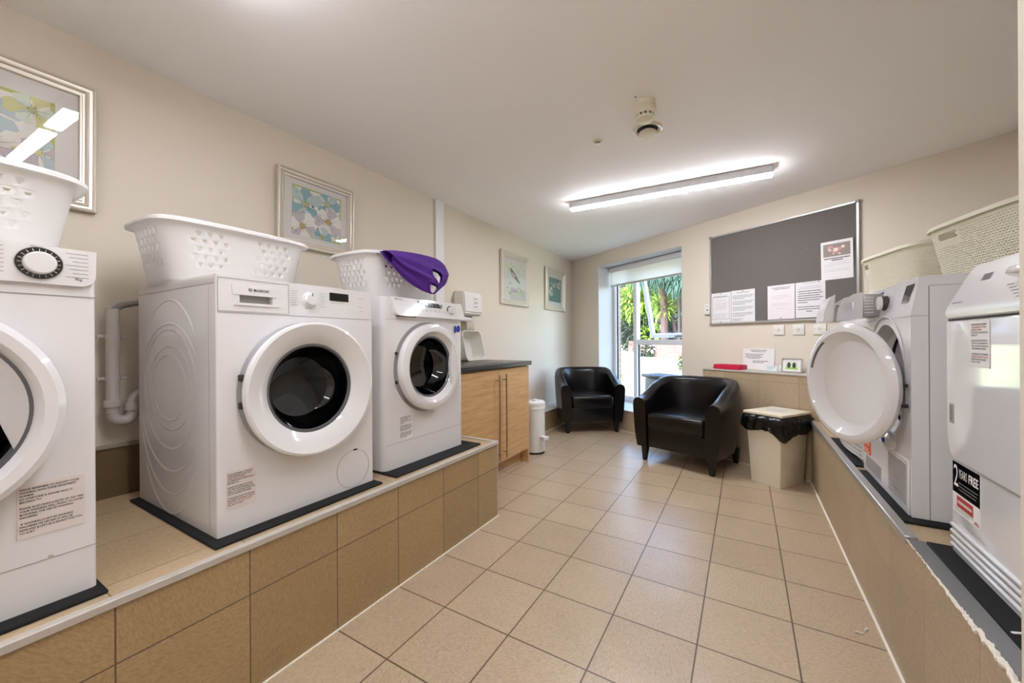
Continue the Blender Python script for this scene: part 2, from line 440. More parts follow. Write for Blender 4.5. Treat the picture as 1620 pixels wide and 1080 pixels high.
bm = nbm(); box(bm, 1.468, 1.5, .728, 2.742, .447, .474, .003, 1); finish(bm, 'edge_strip', M_alu, pr_)
bm = nbm(); box(bm, 1.474, 1.513, .095, .728, .4625, .4665); 
o = finish(bm, 'tape_strip', M_tape, pr_)
bm = nbm(); rg = random.Random(3); pts = []; rad = []
for i in range(90):
    y = .73 - .63 * i / 89; k = max(0, (i - 12) / 77)
    pts.append((1.4745 - .003 * k + rg.uniform(-.0015, .0015), y, .4625 - .005 * k + rg.uniform(-.003, .002) * (1 + k))); rad.append(.0022 + .006 * k * rg.uniform(.6, 1.2))
tube(bm, pts, .004, 7, rad=rad); finish(bm, 'broken_filler', M_filler, pr_)
# far ledges in the far wall's frame
def pfar(name, label, s0, s1, h, cap, extra=True):
    t_ = thing(name, label, 'ledge', P0, FA)
    bm = nbm(); box(bm, s0, s1, -.22, -.002, 0, h); 
    finish(bm, 'tiled_block', M_pfar, t_, smooth=0)
    bm = nbm(); box(bm, s0 - .004, s1, -.226, -.002, h, h + .012, .001, 1)
    if extra: box(bm, s0 - .006, s0 + .006, -.224, -.214, 0, h)
    finish(bm, 'cap', cap, t_); return t_
pfar('tiled_ledge', 'waist high beige tiled ledge under the grey notice board', far_s_at_x(.709, -.22), far_s_at_x(2.30, -.22), .792, M_trim)
pfar('tiled_ledge', 'low tiled ledge under the tall window', far_s_at_x(-.977, -.22), far_s_at_x(.70, -.22), .238, M_reveal, False)
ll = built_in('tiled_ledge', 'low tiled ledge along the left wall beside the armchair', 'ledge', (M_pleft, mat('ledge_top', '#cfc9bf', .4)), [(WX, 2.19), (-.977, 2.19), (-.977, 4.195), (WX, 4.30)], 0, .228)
bm = nbm(); box(bm, -.981, -.973, 2.19, 4.19, .222, .2285); finish(bm, 'edge_joint', M_dark, ll)
# sealant lines along the foot of the tiling
bm = nbm()
box(bm, -.2655, -.258, -2.385, 1.11, 0, .004); box(bm, 1.468, 1.4775, .09, 2.75, 0, .005)
box(bm, -.985, -.97, 2.3, 4.2, 0, .004)
o = finish(bm, 'trim_2', M_grout, smooth=0); struct(o)
bm = nbm(); box(bm, far_s_at_x(-.97, -.22), far_s_at_x(1.47, -.22), -.226, -.219, 0, .004)
o = finish(bm, 'trim_3', M_grout, smooth=0); o.matrix_world = MF; struct(o)

# ------------------------------------------------------------------ window
win = bpy.data.objects.new('window_1', None); COL.objects.link(win); win.location = P0; win.rotation_euler = (0, 0, FA); win['kind'] = 'structure'
y0, y1 = WD - .035, WD + .03
bm = nbm()
fb = .33
def bar(a0, a1, c0, c1, yy0=y0, yy1=y1): box(bm, a0, a1, yy0, yy1, c0, c1, .004, 1)
bar(WS0 + .006, WS0 + .055, WZ0, WZ1 - .006); bar(WS1 - .06, WS1 - .006, WZ0, WZ1 - .006)
bar(WS0 + .055, WS1 - .06, WZ1 - .06, WZ1 - .006); bar(WS0 + .055, WS1 - .06, WZ0, WZ0 + .06)
MS = -2.22
bar(MS - .03, MS + .03, WZ0 + .06, WZ1 - .06, y0 - .005, y1)
TZ = 1.045
bar(MS + .03, WS1 - .06, TZ - .03, TZ + .035)
finish(bm, 'window_frame', M_upvc, win)
bm = nbm(); box(bm, WS0 + .055, MS - .03, WD, WD + .006, WZ0 + .06, WZ1 - .06); box(bm, MS + .03, WS1 - .06, WD, WD + .006, WZ0 + .06, TZ - .03)
finish(bm, 'pane', M_glass, win, smooth=0)
bm = nbm()
for a in ((WS0 + .055, WS0 + .063, WZ0 + .06, WZ1 - .06), (MS + .03, MS + .038, WZ0 + .06, TZ - .03), (WS0 + .055, WS1 - .06, WZ0 + .056, WZ0 + .064)):
    box(bm, a[0], a[1], WD - .012, WD + .012, a[2], a[3])
finish(bm, 'gasket', M_dark, win, smooth=0)
# top-hung sash, pushed open at the bottom
hz = WZ1 - .065; sh = hz - TZ - .037; opening = R(13)
sash = bpy.data.objects.new('sash', None); COL.objects.link(sash); sash.parent = win; sash.location = (0, WD + .032, hz); sash.rotation_euler = (opening, 0, 0)
sa0, sa1 = MS + .034, WS1 - .064
bm = nbm()
box(bm, sa0, sa0 + .05, -.03, .02, -sh, 0, .004, 1); box(bm, sa1 - .05, sa1, -.03, .02, -sh, 0, .004, 1); box(bm, sa0 + .05, sa1 - .05, -.03, .02, -sh, -sh + .05, .004, 1); box(bm, sa0 + .05, sa1 - .05, -.03, .02, -.05, 0, .004, 1)
finish(bm, 'sash_frame', M_upvc, sash)
bm = nbm(); box(bm, sa0 + .05, sa1 - .05, -.004, .002, -sh + .05, -.05); finish(bm, 'sash_pane', M_glass, sash, smooth=0)
bm = nbm(); box(bm, (sa0 + sa1) / 2 - .02, (sa0 + sa1) / 2 + .09, -.05, -.03, -sh + .012, -sh + .03, .004, 1); box(bm, (sa0 + sa1) / 2 + .0, (sa0 + sa1) / 2 + .03, -.062, -.045, -sh + .008, -sh + .034, .004, 1)
finish(bm, 'window_handle', mat('handle_grey', '#7d7f82', .4), sash)
# roller blind
rb = thing('roller_blind', 'white roller blind drawn a little way down over the tall window', 'blind', P0, FA)
bm = nbm(); box(bm, WS0 + .01, WS1 - .01, .175, .235, WZ1 - .075, WZ1 - .01, .012, 3); finish(bm, 'cassette', M_reveal, rb)
bm = nbm(); box(bm, WS0 + .03, WS1 - .025, .205, .2065, 1.835, WZ1 - .07); finish(bm, 'fabric', M_blind, rb, smooth=0)
bm = nbm(); box(bm, WS0 + .03, WS1 - .025, .199, .213, 1.812, 1.835, .004, 2); finish(bm, 'bottom_bar', M_alu, rb)

# ------------------------------------------------------------------ lamps
def batten(label, c, l, gap=None, k=1.0):
    t_ = thing('ceiling_light', label, 'light', c, 0)
    bm = nbm(); box(bm, -l / 2, l / 2, -.037, .037, -.054, 0, .004, 1); finish(bm, 'housing', M_upvc, t_)
    ml = mat('lamp_diffuser_%d' % round(k * 100), '#ffffff', .5, emit='#f3f5ff', estr=LAMP * k)
    segs = [(-l / 2 + .004, l / 2 - .004)] if not gap else [(-l / 2 + .004, gap[0]), (gap[1], l / 2 - .004)]
    for a, b_ in segs:
        bm = nbm(); box(bm, a, b_, -.034, .034, -.066, -.052, .006, 2); finish(bm, 'diffuser', ml, t_)
    return t_
b1 = batten('lit white strip light on the ceiling in front of the window', (.495, 2.27, ZC), 1.46); b1.rotation_euler = (0, 0, R(2.0))
b2 = batten('strip light on the ceiling over the left washing machines, out of frame above', (.35, -.35, ZC), 1.46, (-.33, -.22), .66)

fill_batten = batten('unseen strip light added as fill on the ceiling behind the camera', (.35, -1.75, ZC), 1.46, None, .42)  # assumed batten, out of view, added to fill the room with light from behind

# ------------------------------------------------------------------ garden outside (far frame: x along wall, y outwards)
bm = nbm()
grid = {}
def gz(x, y): return -.12 + max(0, y - .5) * .07
for i in range(41):
    for j in range(41):
        x = -22 + 36 * i / 40; y = WD + .14 + 24 * (j / 40) ** 1.3
        grid[i, j] = bm.verts.new((x, y, gz(x, y)))
for i in range(40):
    for j in range(40): bm.faces.new((grid[i, j], grid[i + 1, j], grid[i + 1, j + 1], grid[i, j + 1]))
o = finish(bm, 'lawn', M_lawn); o.matrix_world = MF; tag(o, 'sunlit lawn rising away from the window', 'lawn')
bm = nbm()
PW = [(-14.5, 11.3), (-11.4, 9.57), (-8.55, 7.99), (-5.5, 7.0), (-1.0, 6.2)]
for (a, b_), (c, d) in zip(PW[:-1], PW[1:]):
    v = [(a, b_ - .7), (c, d - .7), (c, d), (a, b_)]
    face(bm, [(p[0], p[1], gz(*p) + .012) for p in v])
o = finish(bm, 'garden_path', M_path, smooth=0); o.matrix_world = MF; tag(o, 'pale paved strip along the foot of the brick planter', 'path')
bm = nbm()
for (a, b_), (c, d) in zip(PW[1:-1], PW[2:]):
    z0_ = gz(a, b_) - .1
    prism(bm, [(a, b_), (c, d), (c + .1, d + .22), (a + .1, b_ + .22)], lambda u, v, q: (u, v, q), z0_ - .2, .98)
    prism(bm, [(a, b_ - .02), (c, d - .02), (c + .1, d + .26), (a + .1, b_ + .26)], lambda u, v, q: (u, v, q), .98, 1.03)
box(bm, -11.5, -11.2, 9.5, 13, .2, 1.03)
o = finish(bm, 'brick_planter', M_brickx, smooth=0); o.matrix_world = MF; tag(o, 'low red brick planter wall at the top of the lawn', 'planter')
bm = nbm(); prism(bm, [(-11.2, 9.7), (-8.5, 8.2), (-1, 6.4), (-1, 14), (-11.2, 14)], lambda u, v, q: (u, v, q), .3, .93)
o = finish(bm, 'flower_bed', M_bark, smooth=0); o.matrix_world = MF; tag(o, 'raised earth bed behind the brick planter wall', 'flower bed')
bm = nbm()
for i in range(30): box(bm, -20 + i * .72, -20 + i * .72 + .7, 14, 14.06, 0.2, 3.0)
for zz in (.9, 1.9, 2.8): box(bm, -20, 1.6, 13.95, 14.0, zz, zz + .09)
o = finish(bm, 'garden_fence', M_fence, smooth=0); o.matrix_world = MF; tag(o, 'dark panel fence behind the trees at the end of the garden', 'fence')

def blade(bm, p, d, l, w_, mi=0, droop=.3):
    d = d.normalized(); sd_ = d.cross(Vector((0, 0, 1)))
    if sd_.length < .01: sd_ = Vector((1, 0, 0))
    sd_.normalize(); m1 = p + d * l * .5; e = p + d * l - Vector((0, 0, l * droop))
    vs_ = [bm.verts.new(q) for q in (p, m1 + sd_ * w_ / 2, e, m1 - sd_ * w_ / 2)]
    bm.faces.new(vs_).material_index = mi
def shrub(bm, c, r, n, l, w_, seed, mi=0, droop=.3, shell=.45):
    rg = random.Random(seed)
    for i in range(n):
        d = Vector((rg.gauss(0, 1), rg.gauss(0, 1), rg.gauss(0, 1))).normalized()
        p = Vector(c) + Vector((d.x * r[0], d.y * r[1], d.z * r[2])) * rg.uniform(shell, 1.0)
        dd = (d + Vector((rg.gauss(0, .4), rg.gauss(0, .4), rg.gauss(0, .4))))
        blade(bm, p, dd, l * rg.uniform(.6, 1.3), w_, mi, droop)
def plant(name, label, cat, loc, parts):
    t_ = thing(name, label, cat, far(loc[0], loc[1], loc[2]), FA)
    for nm, m, fn in parts:
        b_ = nbm(); fn(b_); finish(b_, nm, m, t_, smooth=0, thick=-1)
    return t_
def stems(b_):
    for k in range(5): tube(b_, [(.1 * k - .2, 0, -.1), (.3 * k - .6, .1, 1.0), (.5 * k - 1.0, .0, 2.0)], .05, 6)
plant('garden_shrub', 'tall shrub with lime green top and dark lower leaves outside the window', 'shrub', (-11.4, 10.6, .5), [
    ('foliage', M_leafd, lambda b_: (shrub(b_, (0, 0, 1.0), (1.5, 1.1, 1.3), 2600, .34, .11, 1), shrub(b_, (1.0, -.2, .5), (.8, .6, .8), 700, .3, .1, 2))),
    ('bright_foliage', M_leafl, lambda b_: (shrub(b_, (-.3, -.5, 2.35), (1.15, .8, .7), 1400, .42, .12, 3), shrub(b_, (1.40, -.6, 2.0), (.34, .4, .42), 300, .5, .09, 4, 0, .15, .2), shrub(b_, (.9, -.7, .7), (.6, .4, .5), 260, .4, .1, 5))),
    ('stems', M_bark, stems)])
def trunk(pts, r):
    return lambda b_: tube(b_, pts, r, 8, rad=[r * (1 - .12 * i) for i in range(len(pts))])
def conifer(label, loc, pts, r, blobs, seed):
    def fol(b_):
        for k, (c, rr2) in enumerate(blobs): shrub(b_, c, rr2, 700, .3, .05, seed + k, 0, .5, .3)
    return plant('conifer_tree', label, 'tree', loc, [('trunk', M_bark, trunk(pts, r)), ('foliage', M_needle, fol)])
conifer('conifer with a thick reddish trunk and blue green needles beyond the planter', (-9.65, 9.7, .8), [(0, 0, 0), (-.02, 0, 1.2), (-.1, 0, 2.2), (-.3, .1, 3.4)], .16,
        [((1.1, -.4, 2.5), (.6, .5, .35)), ((.4, -.6, 3.0), (1.1, .6, .4)), ((-.9, -.2, 3.1), (.9, .6, .4))], 20)
conifer('slender forked conifer to the right of the thick trunk', (-9.55, 10.3, .8), [(0, 0, 0), (-.1, 0, .8), (-.35, 0, 1.6), (-.75, 0, 2.7)], .08,
        [((.2, 0, 3.0), (1.1, .7, .5)), ((.9, -.2, 2.4), (.7, .4, .3))], 40)
conifer('thin conifer trunk at the right edge of the window view', (-9.2, 10.0, .8), [(0, 0, 0), (.02, 0, 1.5), (.05, 0, 3.2)], .06, [((.5, .1, 3.1), (1.0, .6, .6))], 60)
th = thing('tall_hedge', 'tall dark hedge closing the garden behind the fence', 'hedge', far(-8, 15.2, .3), FA)
bm = nbm()
for k in range(15):
    t = bmesh.new(); bmesh.ops.create_icosphere(t, subdivisions=3, radius=1.0); rg = random.Random(k)
    for v in t.verts:
        q = 1 + .12 * math.sin(v.co.x * 9 + k) * math.sin(v.co.z * 8 + k * 2) + rg.uniform(-.06, .06); v.co = Vector((v.co.x * 1.5 * q + (k - 8) * 1.35, v.co.y * .9 * q, v.co.z * 3.2 * q + 3.0 + .4 * math.sin(k * 1.7)))
    merge(bm, t)
finish(bm, 'foliage_mass', mat('hedge_dark', '#1f2c1f', .9, var=.5, vscale=9), th, smooth=0)
bm = nbm()
for k in range(15): shrub(bm, ((k - 8) * 1.35, -.3, 3.0), (1.6, 1.0, 3.4), 260, .4, .16, 200 + k, 0, .3, .85)
finish(bm, 'leaves', M_leafd, th, smooth=0, thick=-1)
conifer('shaded conifer behind the lime shrub', (-12.6, 13.0, .8), [(0, 0, 0), (0, 0, 3.5)], .15, [((0, 0, 3.2), (2.2, .8, 1.2)), ((2.5, 0, 3.3), (1.8, .8, .9)), ((.2, 0, 1.6), (1.8, .6, 1.2))], 80)
plant('clipped_hedge_bush', 'small rounded green bush at the right of the lawn', 'shrub', (-5.05, 4.95, gz(0, 4.95)), [('foliage', M_leafd, lambda b_: shrub(b_, (.1, 0, .3), (.24, .24, .3), 900, .08, .04, 9)), ('bright_foliage', M_leafl, lambda b_: shrub(b_, (.1, 0, .32), (.25, .25, .3), 260, .07, .04, 10))])
plant('flowering_plant', 'pale leafy plant in front of the brick planter', 'plant', (-9.1, 8.1, .35), [('leaves', M_leafd, lambda b_: shrub(b_, (0, 0, .3), (.35, .2, .25), 260, .16, .07, 11)), ('flowers', M_paper, lambda b_: shrub(b_, (.3, 0, .4), (.3, .2, .15), 60, .08, .07, 12))])
plant('garden_sapling', 'thin pale green sapling on the lawn by the brick reveal', 'plant', (-4.65, 2.35, 0.0), [('leaves', M_leafl, lambda b_: shrub(b_, (0, 0, .45), (.07, .07, .38), 90, .1, .03, 13)), ('stems', M_bark, lambda b_: tube(b_, [(0, 0, 0), (0, 0, .8)], .006, 5))])
gb = thing('garden_bin', 'black plastic bin with a flat lid standing outside under the window', 'bin', far(-3.1, 1.75, -.06), FA - .2)
bm = nbm(); box(bm, -.2, .2, -.16, .16, 0, .5, .03, 2); finish(bm, 'tub', M_wheelie, gb)
bm = nbm(); box(bm, -.24, .24, -.2, .2, .5, .555, .02, 2); finish(bm, 'lid', M_wheelie, gb)


# ------------------------------------------------------------------ washing machines and dryers
# machine frame: x out of the front, y to the viewer's right, z up, origin under the middle of the front
NOTE1 = "PLEASE REMEMBER TO IDENTIFY YOUR\nWASHING WITH YOUR APARTMENT\nNUMBER\nSO, EVERYONE IS AWARE WHO IT\nBELONGS TO.\n\nPLEASE ALSO MAKE A NOTE OF THE TIME\nYOUR WASHING WILL FINISH, TO AVOID\nBLOCKING THE USE OF WASHING\nMACHINES.\n\n IF WASHING IS LEFT IN WASHING\nMACHINES OR DRYERS IT WILL BE\nREMOVED & LEFT IN A BASKET FOR YOU\nTO SORT"
NOTE2 = "PLEASE REMEMBER TO IDENTIFY\nYOUR WASHING WITH YOUR\nAPARTMENT NUMBER\nSO, EVERYONE IS AWARE WHO IT\nBELONGS TO.\n\nPLEASE ALSO MAKE A NOTE OF\nTHE TIME YOUR WASHING WILL\nFINISH, TO AVOID BLOCKING THE\nUSE OF WASHING MACHINES.\n\n IF WASHING IS LEFT IN WASHING\nMACHINES OR DRYERS IT WILL BE\nREMOVED & LEFT IN A BASKET\nFOR YOU TO SORT"

def notice(parent, body, ya, yb, za, zb, x=0.0015, red=(), m=None, tilt=0.0):
    """laminated notice stuck to a front; red: {line index: word} lines reprinted red"""
    bm = nbm(); box(bm, x - .001, x, ya, yb, za, zb)
    p = finish(bm, 'notice_sticker', m or M_paperp, parent, smooth=0); p['label'] = 'laminated paper notice in capital letters'
    w_, h_ = yb - ya, zb - za
    lines = body.split('\n')
    blk = [l if i not in red else '' for i, l in enumerate(lines)]
    # one text block: black letters, then the red lines
    n_ = len(lines); lh = h_ * .86 / n_
    for cols, mm in ((False, M_ink), (True, M_inkr)):
        verts, faces = [], []
        for i, l in enumerate(lines):
            if not l or (i in red) != cols: continue
            cu = bpy.data.curves.new('t', 'FONT'); cu.body = l; cu.size = 1.0; cu.resolution_u = 3
            to = bpy.data.objects.new('t', cu); COL.objects.link(to)
            me = bpy.data.meshes.new_from_object(to.evaluated_get(bpy.context.evaluated_depsgraph_get()))
            bpy.data.objects.remove(to); bpy.data.curves.remove(cu)
            base = len(verts)
            mxw = max_len(lines)
            k = w_ * .93 / mxw
            for v in me.vertices: verts.append((x + .0006, ya + w_ * .035 + v.co.x * k, zb - h_ * .06 - lh * (i + .78) + v.co.y * lh * .92))
            for pl_ in me.polygons: faces.append([base + q for q in pl_.vertices])
            nv_ = len(verts) - base     # a second impression a hair to the right makes the letters bold
            verts += [(v_[0] + .0001, v_[1] + .035 * k, v_[2]) for v_ in verts[base:base + nv_]]
            for pl_ in me.polygons: faces.append([base + nv_ + q for q in pl_.vertices])
            bpy.data.meshes.remove(me)
        if not verts: continue
        me = bpy.data.meshes.new('printed_text'); me.from_pydata(verts, [], faces); me.materials.append(mm)
        o_ = bpy.data.objects.new('printed_text', me); COL.objects.link(o_); o_.parent = p
    return p
_ml = {}
def max_len(lines):
    key = '\n'.join(lines)
    if key not in _ml:
        cu = bpy.data.curves.new('t', 'FONT'); cu.body = key; cu.size = 1.0
        to = bpy.data.objects.new('t', cu); COL.objects.link(to)
        me = bpy.data.meshes.new_from_object(to.evaluated_get(bpy.context.evaluated_depsgraph_get()))
        _ml[key] = max(v.co.x for v in me.vertices)
        bpy.data.objects.remove(to); bpy.data.curves.remove(cu); bpy.data.meshes.remove(me)
    return _ml[key]

def cyl_cut(x0, x1, y, z, r, seg=64):
    bm = nbm(); lathe(bm, (0, y, z), 'X', [(0, x0), (r, x0), (r, x1), (0, x1)], seg)
    return finish(bm, 'cut', M_white, smooth=0)
def box_cut(*a, bev=0.0):
    bm = nbm(); box(bm, *a, bev=bev); return finish(bm, 'cut', M_white, smooth=0)

def shell(t_, w_, d, h, bev, holes, m=None, top=0.0):
    bm = nbm(); box(bm, -d, 0, -w_ / 2, w_ / 2, 0, h, bev, 5, edges=lambda e: vert_edge('z')(e) and e.verts[0].co.x > -.01)
    b_ = finish(bm, 'body', m or M_white, t_)
    for hl in holes: boolean(b_, hl)
    return b_

def drum(t_, z, r, x0=-.05, y=0.0):
    bm = nbm(); lathe(bm, (0, y, z), 'X', [(r, x0), (r + .02, x0 - .03), (r + .02, x0 - .3), (0, x0 - .31)], 48)
    for k in range(3):
        a = 2 * PI * k / 3 + .5
        box(bm, x0 - .28, x0 - .04, -.02, .02, r - .03, r + .02, .012, 2, mx=Matrix.Translation((0, y, z)) @ Matrix.Rotation(a, 4, 'X'))
    finish(bm, 'drum', M_steel, t_)

def perf(t_, z, r, x, y=0.0):
    """rubber door seal between body and drum"""
    bm = nbm(); lathe(bm, (0, y, z), 'X', [(r + .012, 0.0), (r - .005, -.012), (r + .01, -.03), (r - .012, -.05), (r + .015, -.075)], 48)
    finish(bm, 'door_seal', M_blackm, t_)

# --- middle left: front-loader with BOSCH lettering
L2 = thing('washing_machine', 'white washing machine lettered BOSCH, middle one on the left plinth', 'washing machine', (-.368, -.045, .463), 0, 'washing machines on the left plinth')
shell(L2, .597, .655, .832, .008, [cyl_cut(-.35, .05, 0, .445, .185), box_cut(-.02, .05, -.232, -.128, .744, .776, bev=.003)])
for nm, z, m in (('lid', .832, M_side),):
    bm = nbm(); box(bm, -.655, -.012, -.2992, .2992, .806, .834, .004, 2); 
    box(bm, -.652, -.014, -.2989, .2989, .803, .806, mi=1)
    finish(bm, nm, (M_side, M_seam), L2)
# embossed rings pressed in the side wall
bm = nbm()
def ring2(cx, cz, rx, rz, a0, a1, r=.0035, n=40):
    pts = [(cx + rx * math.cos(R(a0 + (a1 - a0) * i / n)), -.2983, cz + rz * math.sin(R(a0 + (a1 - a0) * i / n))) for i in range(n + 1)]
    pts = [(p[0], -.2925, p[2]) for p in pts]; tube(bm, pts, .0085, 8, cap=False, rad=[.0085 * min(1, .72 + .28 * min(i_, len(pts) - 1 - i_) / 4) for i_ in range(len(pts))])
cx_, cz_ = -.365, .455
ring2(cx_, cz_, .145, .118, 0, 360); ring2(cx_ + .01, cz_, .18, .150, 20, 340); ring2(cx_, cz_ - .005, .225, .215, 0, 360); ring2(cx_, cz_ - .005, .255, .235, 30, 150)
ring2(cx_, cz_, .265, .315, 35, 150); ring2(cx_, cz_ - .01, .28, .29, 205, 335); ring2(cx_ - .0, cz_ - .02, .285, .36, 200, 320); ring2(cx_, cz_ - .03, .28, .42, 215, 300)
finish(bm, 'side_embossing', M_side, L2)
bm = nbm(); box(bm, 0, .0012, -.296, .296, .7115, .7128, mi=0); box(bm, -.6, -.052, -.2988, -.298, .03, .80, mi=0) if False else None
finish(bm, 'panel_seam', M_seam, L2, smooth=0)
bm = nbm(); box(bm, -.052, -.0505, -.299, -.298, .0, .80); finish(bm, 'side_seam', M_seam, L2, smooth=0)
bm = nbm()
for a in ((-.299 + .005, -.072, .8225, .8235), (-.294, -.072, .7165, .7175), (-.295, -.294, .7165, .8235), (-.0725, -.0715, .7165, .8235)):
    box(bm, 0, .0015, a[0], a[1], a[2], a[3])
finish(bm, 'drawer_gap', M_seam, L2, smooth=0)
bm = nbm()
prism(bm, [(-.254, .772), (-.112, .772), (-.106, .800), (-.256, .806)], lambda u, v, d: (d, u, v), 0, .0022)
prism(bm, [(-.128, .776), (-.232, .776), (-.256, .780), (-.256, .776)][::-1] if False else [(-.250, .738), (-.105, .738), (-.125, .746), (-.235, .746)], lambda u, v, d: (d, u, v), 0, .004)
dr = finish(bm, 'detergent_drawer', M_white, L2)
bm = nbm(); box(bm, -.0195, -.018, -.231, -.129, .745, .775); finish(bm, 'handle_recess', mat('recess_grey', '#a39f9b', .5), dr, smooth=0)
bm = nbm(); lathe(bm, (.0026, -.2005, .7905), 'X', [(.0058, 0), (.0058, .0006), (.0050, .0006), (.0050, 0)], 24); lathe(bm, (.0026, -.2005, .7905), 'X', [(.0026, .0), (.0026, .0005), (.002, .0005), (.002, 0)], 16); box(bm, .0026, .0032, -.2030, -.1980, .7901, .7909)
finish(bm, 'badge', M_ink, dr)
text('brand_lettering', 'BOSCH', M_ink, dr, lambda u, v: (.0030, -.190 + u, .7945 + v), w=.047, h=.0088, bold=.03)
bm = nbm(); lathe(bm, (0, .008, .777), 'X', [(.0285, 0), (.0275, .003), (.0225, .004), (.0225, .016), (.021, .019), (.0, .0195)], 40); k_ = finish(bm, 'programme_knob', M_whiteg, L2)
bm = nbm(); box(bm, .017, .0198, .0065, .0095, .788, .7985); finish(bm, 'pointer', M_ink, k_, smooth=0)
bm = nbm(); box(bm, 0, .0015, .090, .176, .780, .812); finish(bm, 'display', M_black, L2, smooth=0)
bm = nbm()
for side, ya in ((-1, -.066), (1, .046)):
    for q in range(7): word_bars(bm, lambda u, v, ya=ya: (.0008, ya + u, v), .030, .804 - q * .0085, [(0, .9 - .1 * (q % 3))], .01, .0011, seed=q + side)
word_bars(bm, lambda u, v: (.0008, -.012 + u, v), .03, .744, [(0, 1)], .01, .0016, seed=5)
for q in range(4): word_bars(bm, lambda u, v, q=q: (.0008, .10 + q * .022 + u, v), .012, .772, [(0, 1)], .01, .001, seed=q)
word_bars(bm, lambda u, v: (.0008, .225 + u, v), .03, .800, [(0, .9), None, None, None, (0, .8), None, (0.3, .6)], .009, .0014, seed=9)
finish(bm, 'panel_print', M_inkg, L2, smooth=0)
perf(L2, .445, .178, 0)
drum(L2, .445, .19, -.075)
def door(t_, y, z, prof, glass_r, glass_x, m=None, seg=72, bowl=.09):
    bm = nbm(); lathe(bm, (0, y, z), 'X', prof, seg); d_ = finish(bm, 'door', m or M_whiteg, t_)
    bm = nbm(); g = glass_r
    lathe(bm, (0, y, z), 'X', [(g, glass_x), (g * .96, glass_x - .012), (g * .9, glass_x - .5 * bowl), (g * .7, glass_x - bowl * .9), (0, glass_x - bowl)], 48)
    finish(bm, 'door_glass', mat_glass_dark(), d_)
    bm = nbm(); lathe(bm, (0, y, z), 'X', [(g + .004, glass_x + .003), (g - .004, glass_x + .004), (g - .008, glass_x - .004)], 48)
    finish(bm, 'glass_rim', mat('rim_grey', '#6f7074', .25, .3), d_)
    return d_
def mat_glass_dark():
    return M_dglass
d2 = door(L2, 0, .445, [(.224, .006), (.236, .016), (.244, .034), (.247, .050), (.244, .060), (.236, .063), (.205, .052), (.168, .034), (.162, .026)], .161, .026)
bm = nbm(); lathe(bm, (0, 0, .445), 'X', [(.243, .001), (.2445, .006), (.232, .016), (.218, .018), (.19, .004)], 64); finish(bm, 'door_frame', mat('frame_grey', '#9a9a9c', .4), L2)
bm = nbm(); 
for zz in (.49, .40):
    bm = nbm(); box(bm, .012, .03, -.2455, -.232, zz, zz + .022, .003, 1); finish(bm, 'door_hinge', M_dark, L2)
bm = nbm(); lathe(bm, (0, .196, .083), 'X', [(.0785, 0), (.0785, .0008), (.0772, .0008), (.0772, 0)], 48, a0=R(-8), a1=R(360 - 8)); finish(bm, 'filter_flap', M_seam, L2)
bm = nbm(); box(bm, 0, .002, .196, .214, .157, .163); finish(bm, 'flap_catch', M_ink, L2, smooth=0)
notice(L2, NOTE2, -.274, -.187, .081, .203, red=(2, 13))

# --- left edge: machine with the ringed black dial
L1 = thing('washing_machine', 'white washing machine with black-ringed dial, cut by the left edge of the photo', 'washing machine', (-.366, -.907, .463), 0, 'washing machines on the left plinth')
shell(L1, .60, .62, .845, .012, [cyl_cut(-.35, .05, 0, .465, .20)])
bm = nbm()
pp = [(-.29, .845), (-.29, .76)] + [(.27 + .028 * math.sin(R(a)), .784 - .028 * math.cos(R(a))) for a in range(0, 91, 15)] + [(.2995, .845)]
prism(bm, pp, lambda u, v, d: (d, u, v), 0, .010); p1 = finish(bm, 'control_panel', M_white, L1)
bm = nbm(); box(bm, 0, .0012, -.3, .3, .7305, .7325); finish(bm, 'panel_seam', M_seam, L1, smooth=0)
bm = nbm(); box(bm, 0, .0012, -.3, .3, .108, .1092); box(bm, 0, .002, .218, .226, .112, .1145); finish(bm, 'plinth_seam', M_seam, L1, smooth=0)
bm = nbm(); lathe(bm, (.010, .206, .803), 'X', [(.0365, 0), (.0365, .0015), (.0, .0015)], 48); kr = finish(bm, 'dial_ring', M_black, L1)
bm = nbm(); lathe(bm, (.0116, .206, .803), 'X', [(.0025 + .036, 0), (.0385, .0006), (.0375, .0006), (.0375, 0)], 48)
for q in range(20):
    a = 2 * PI * q / 20
    box(bm, .0003, .0006, -.0006, .0006, .0275, .0335, mx=Matrix.Translation((.0116, .206, .803)) @ Matrix.Rotation(a, 4, 'X'))
finish(bm, 'dial_marks', mat('mark_white', '#c9c9c9', .5), kr, smooth=0)
bm = nbm(); lathe(bm, (.0115, .206, .803), 'X', [(.0265, 0), (.0255, .014), (.023, .018), (.0, .019)], 48); finish(bm, 'dial', M_whiteg, L1)
bm = nbm()
for side, ya, w_ in ((-1, .10, .055), (1, .247, .038)):
    for q in range(7): word_bars(bm, lambda u, v, ya=ya: (.0106, ya + u, v), w_, .835 - q * .0095, [(.15 * (q % 3), 1)], .01, .0014, seed=q + side)
word_bars(bm, lambda u, v: (.0106, .193 + u, v), .02, .842, [(0, 1)], .01, .0014, seed=5)
finish(bm, 'panel_print', M_inkg, p1, smooth=0)
text('capacity_lettering', '9kg', M_inkg, p1, lambda u, v: (.0106, .262 + u, .7765 + v), h=.0085, bold=.02)
perf(L1, .465, .19, 0); drum(L1, .465, .20, -.07)
d1 = door(L1, 0, .472, [(.222, .004), (.234, .014), (.241, .032), (.240, .048), (.226, .058), (.206, .056), (.196, .040), (.192, .030)], .19, .030, bowl=.10)
bm = nbm()
arc = [(.186 * math.cos(R(a)), .186 * math.sin(R(a))) for a in range(-28, 66, 5)]
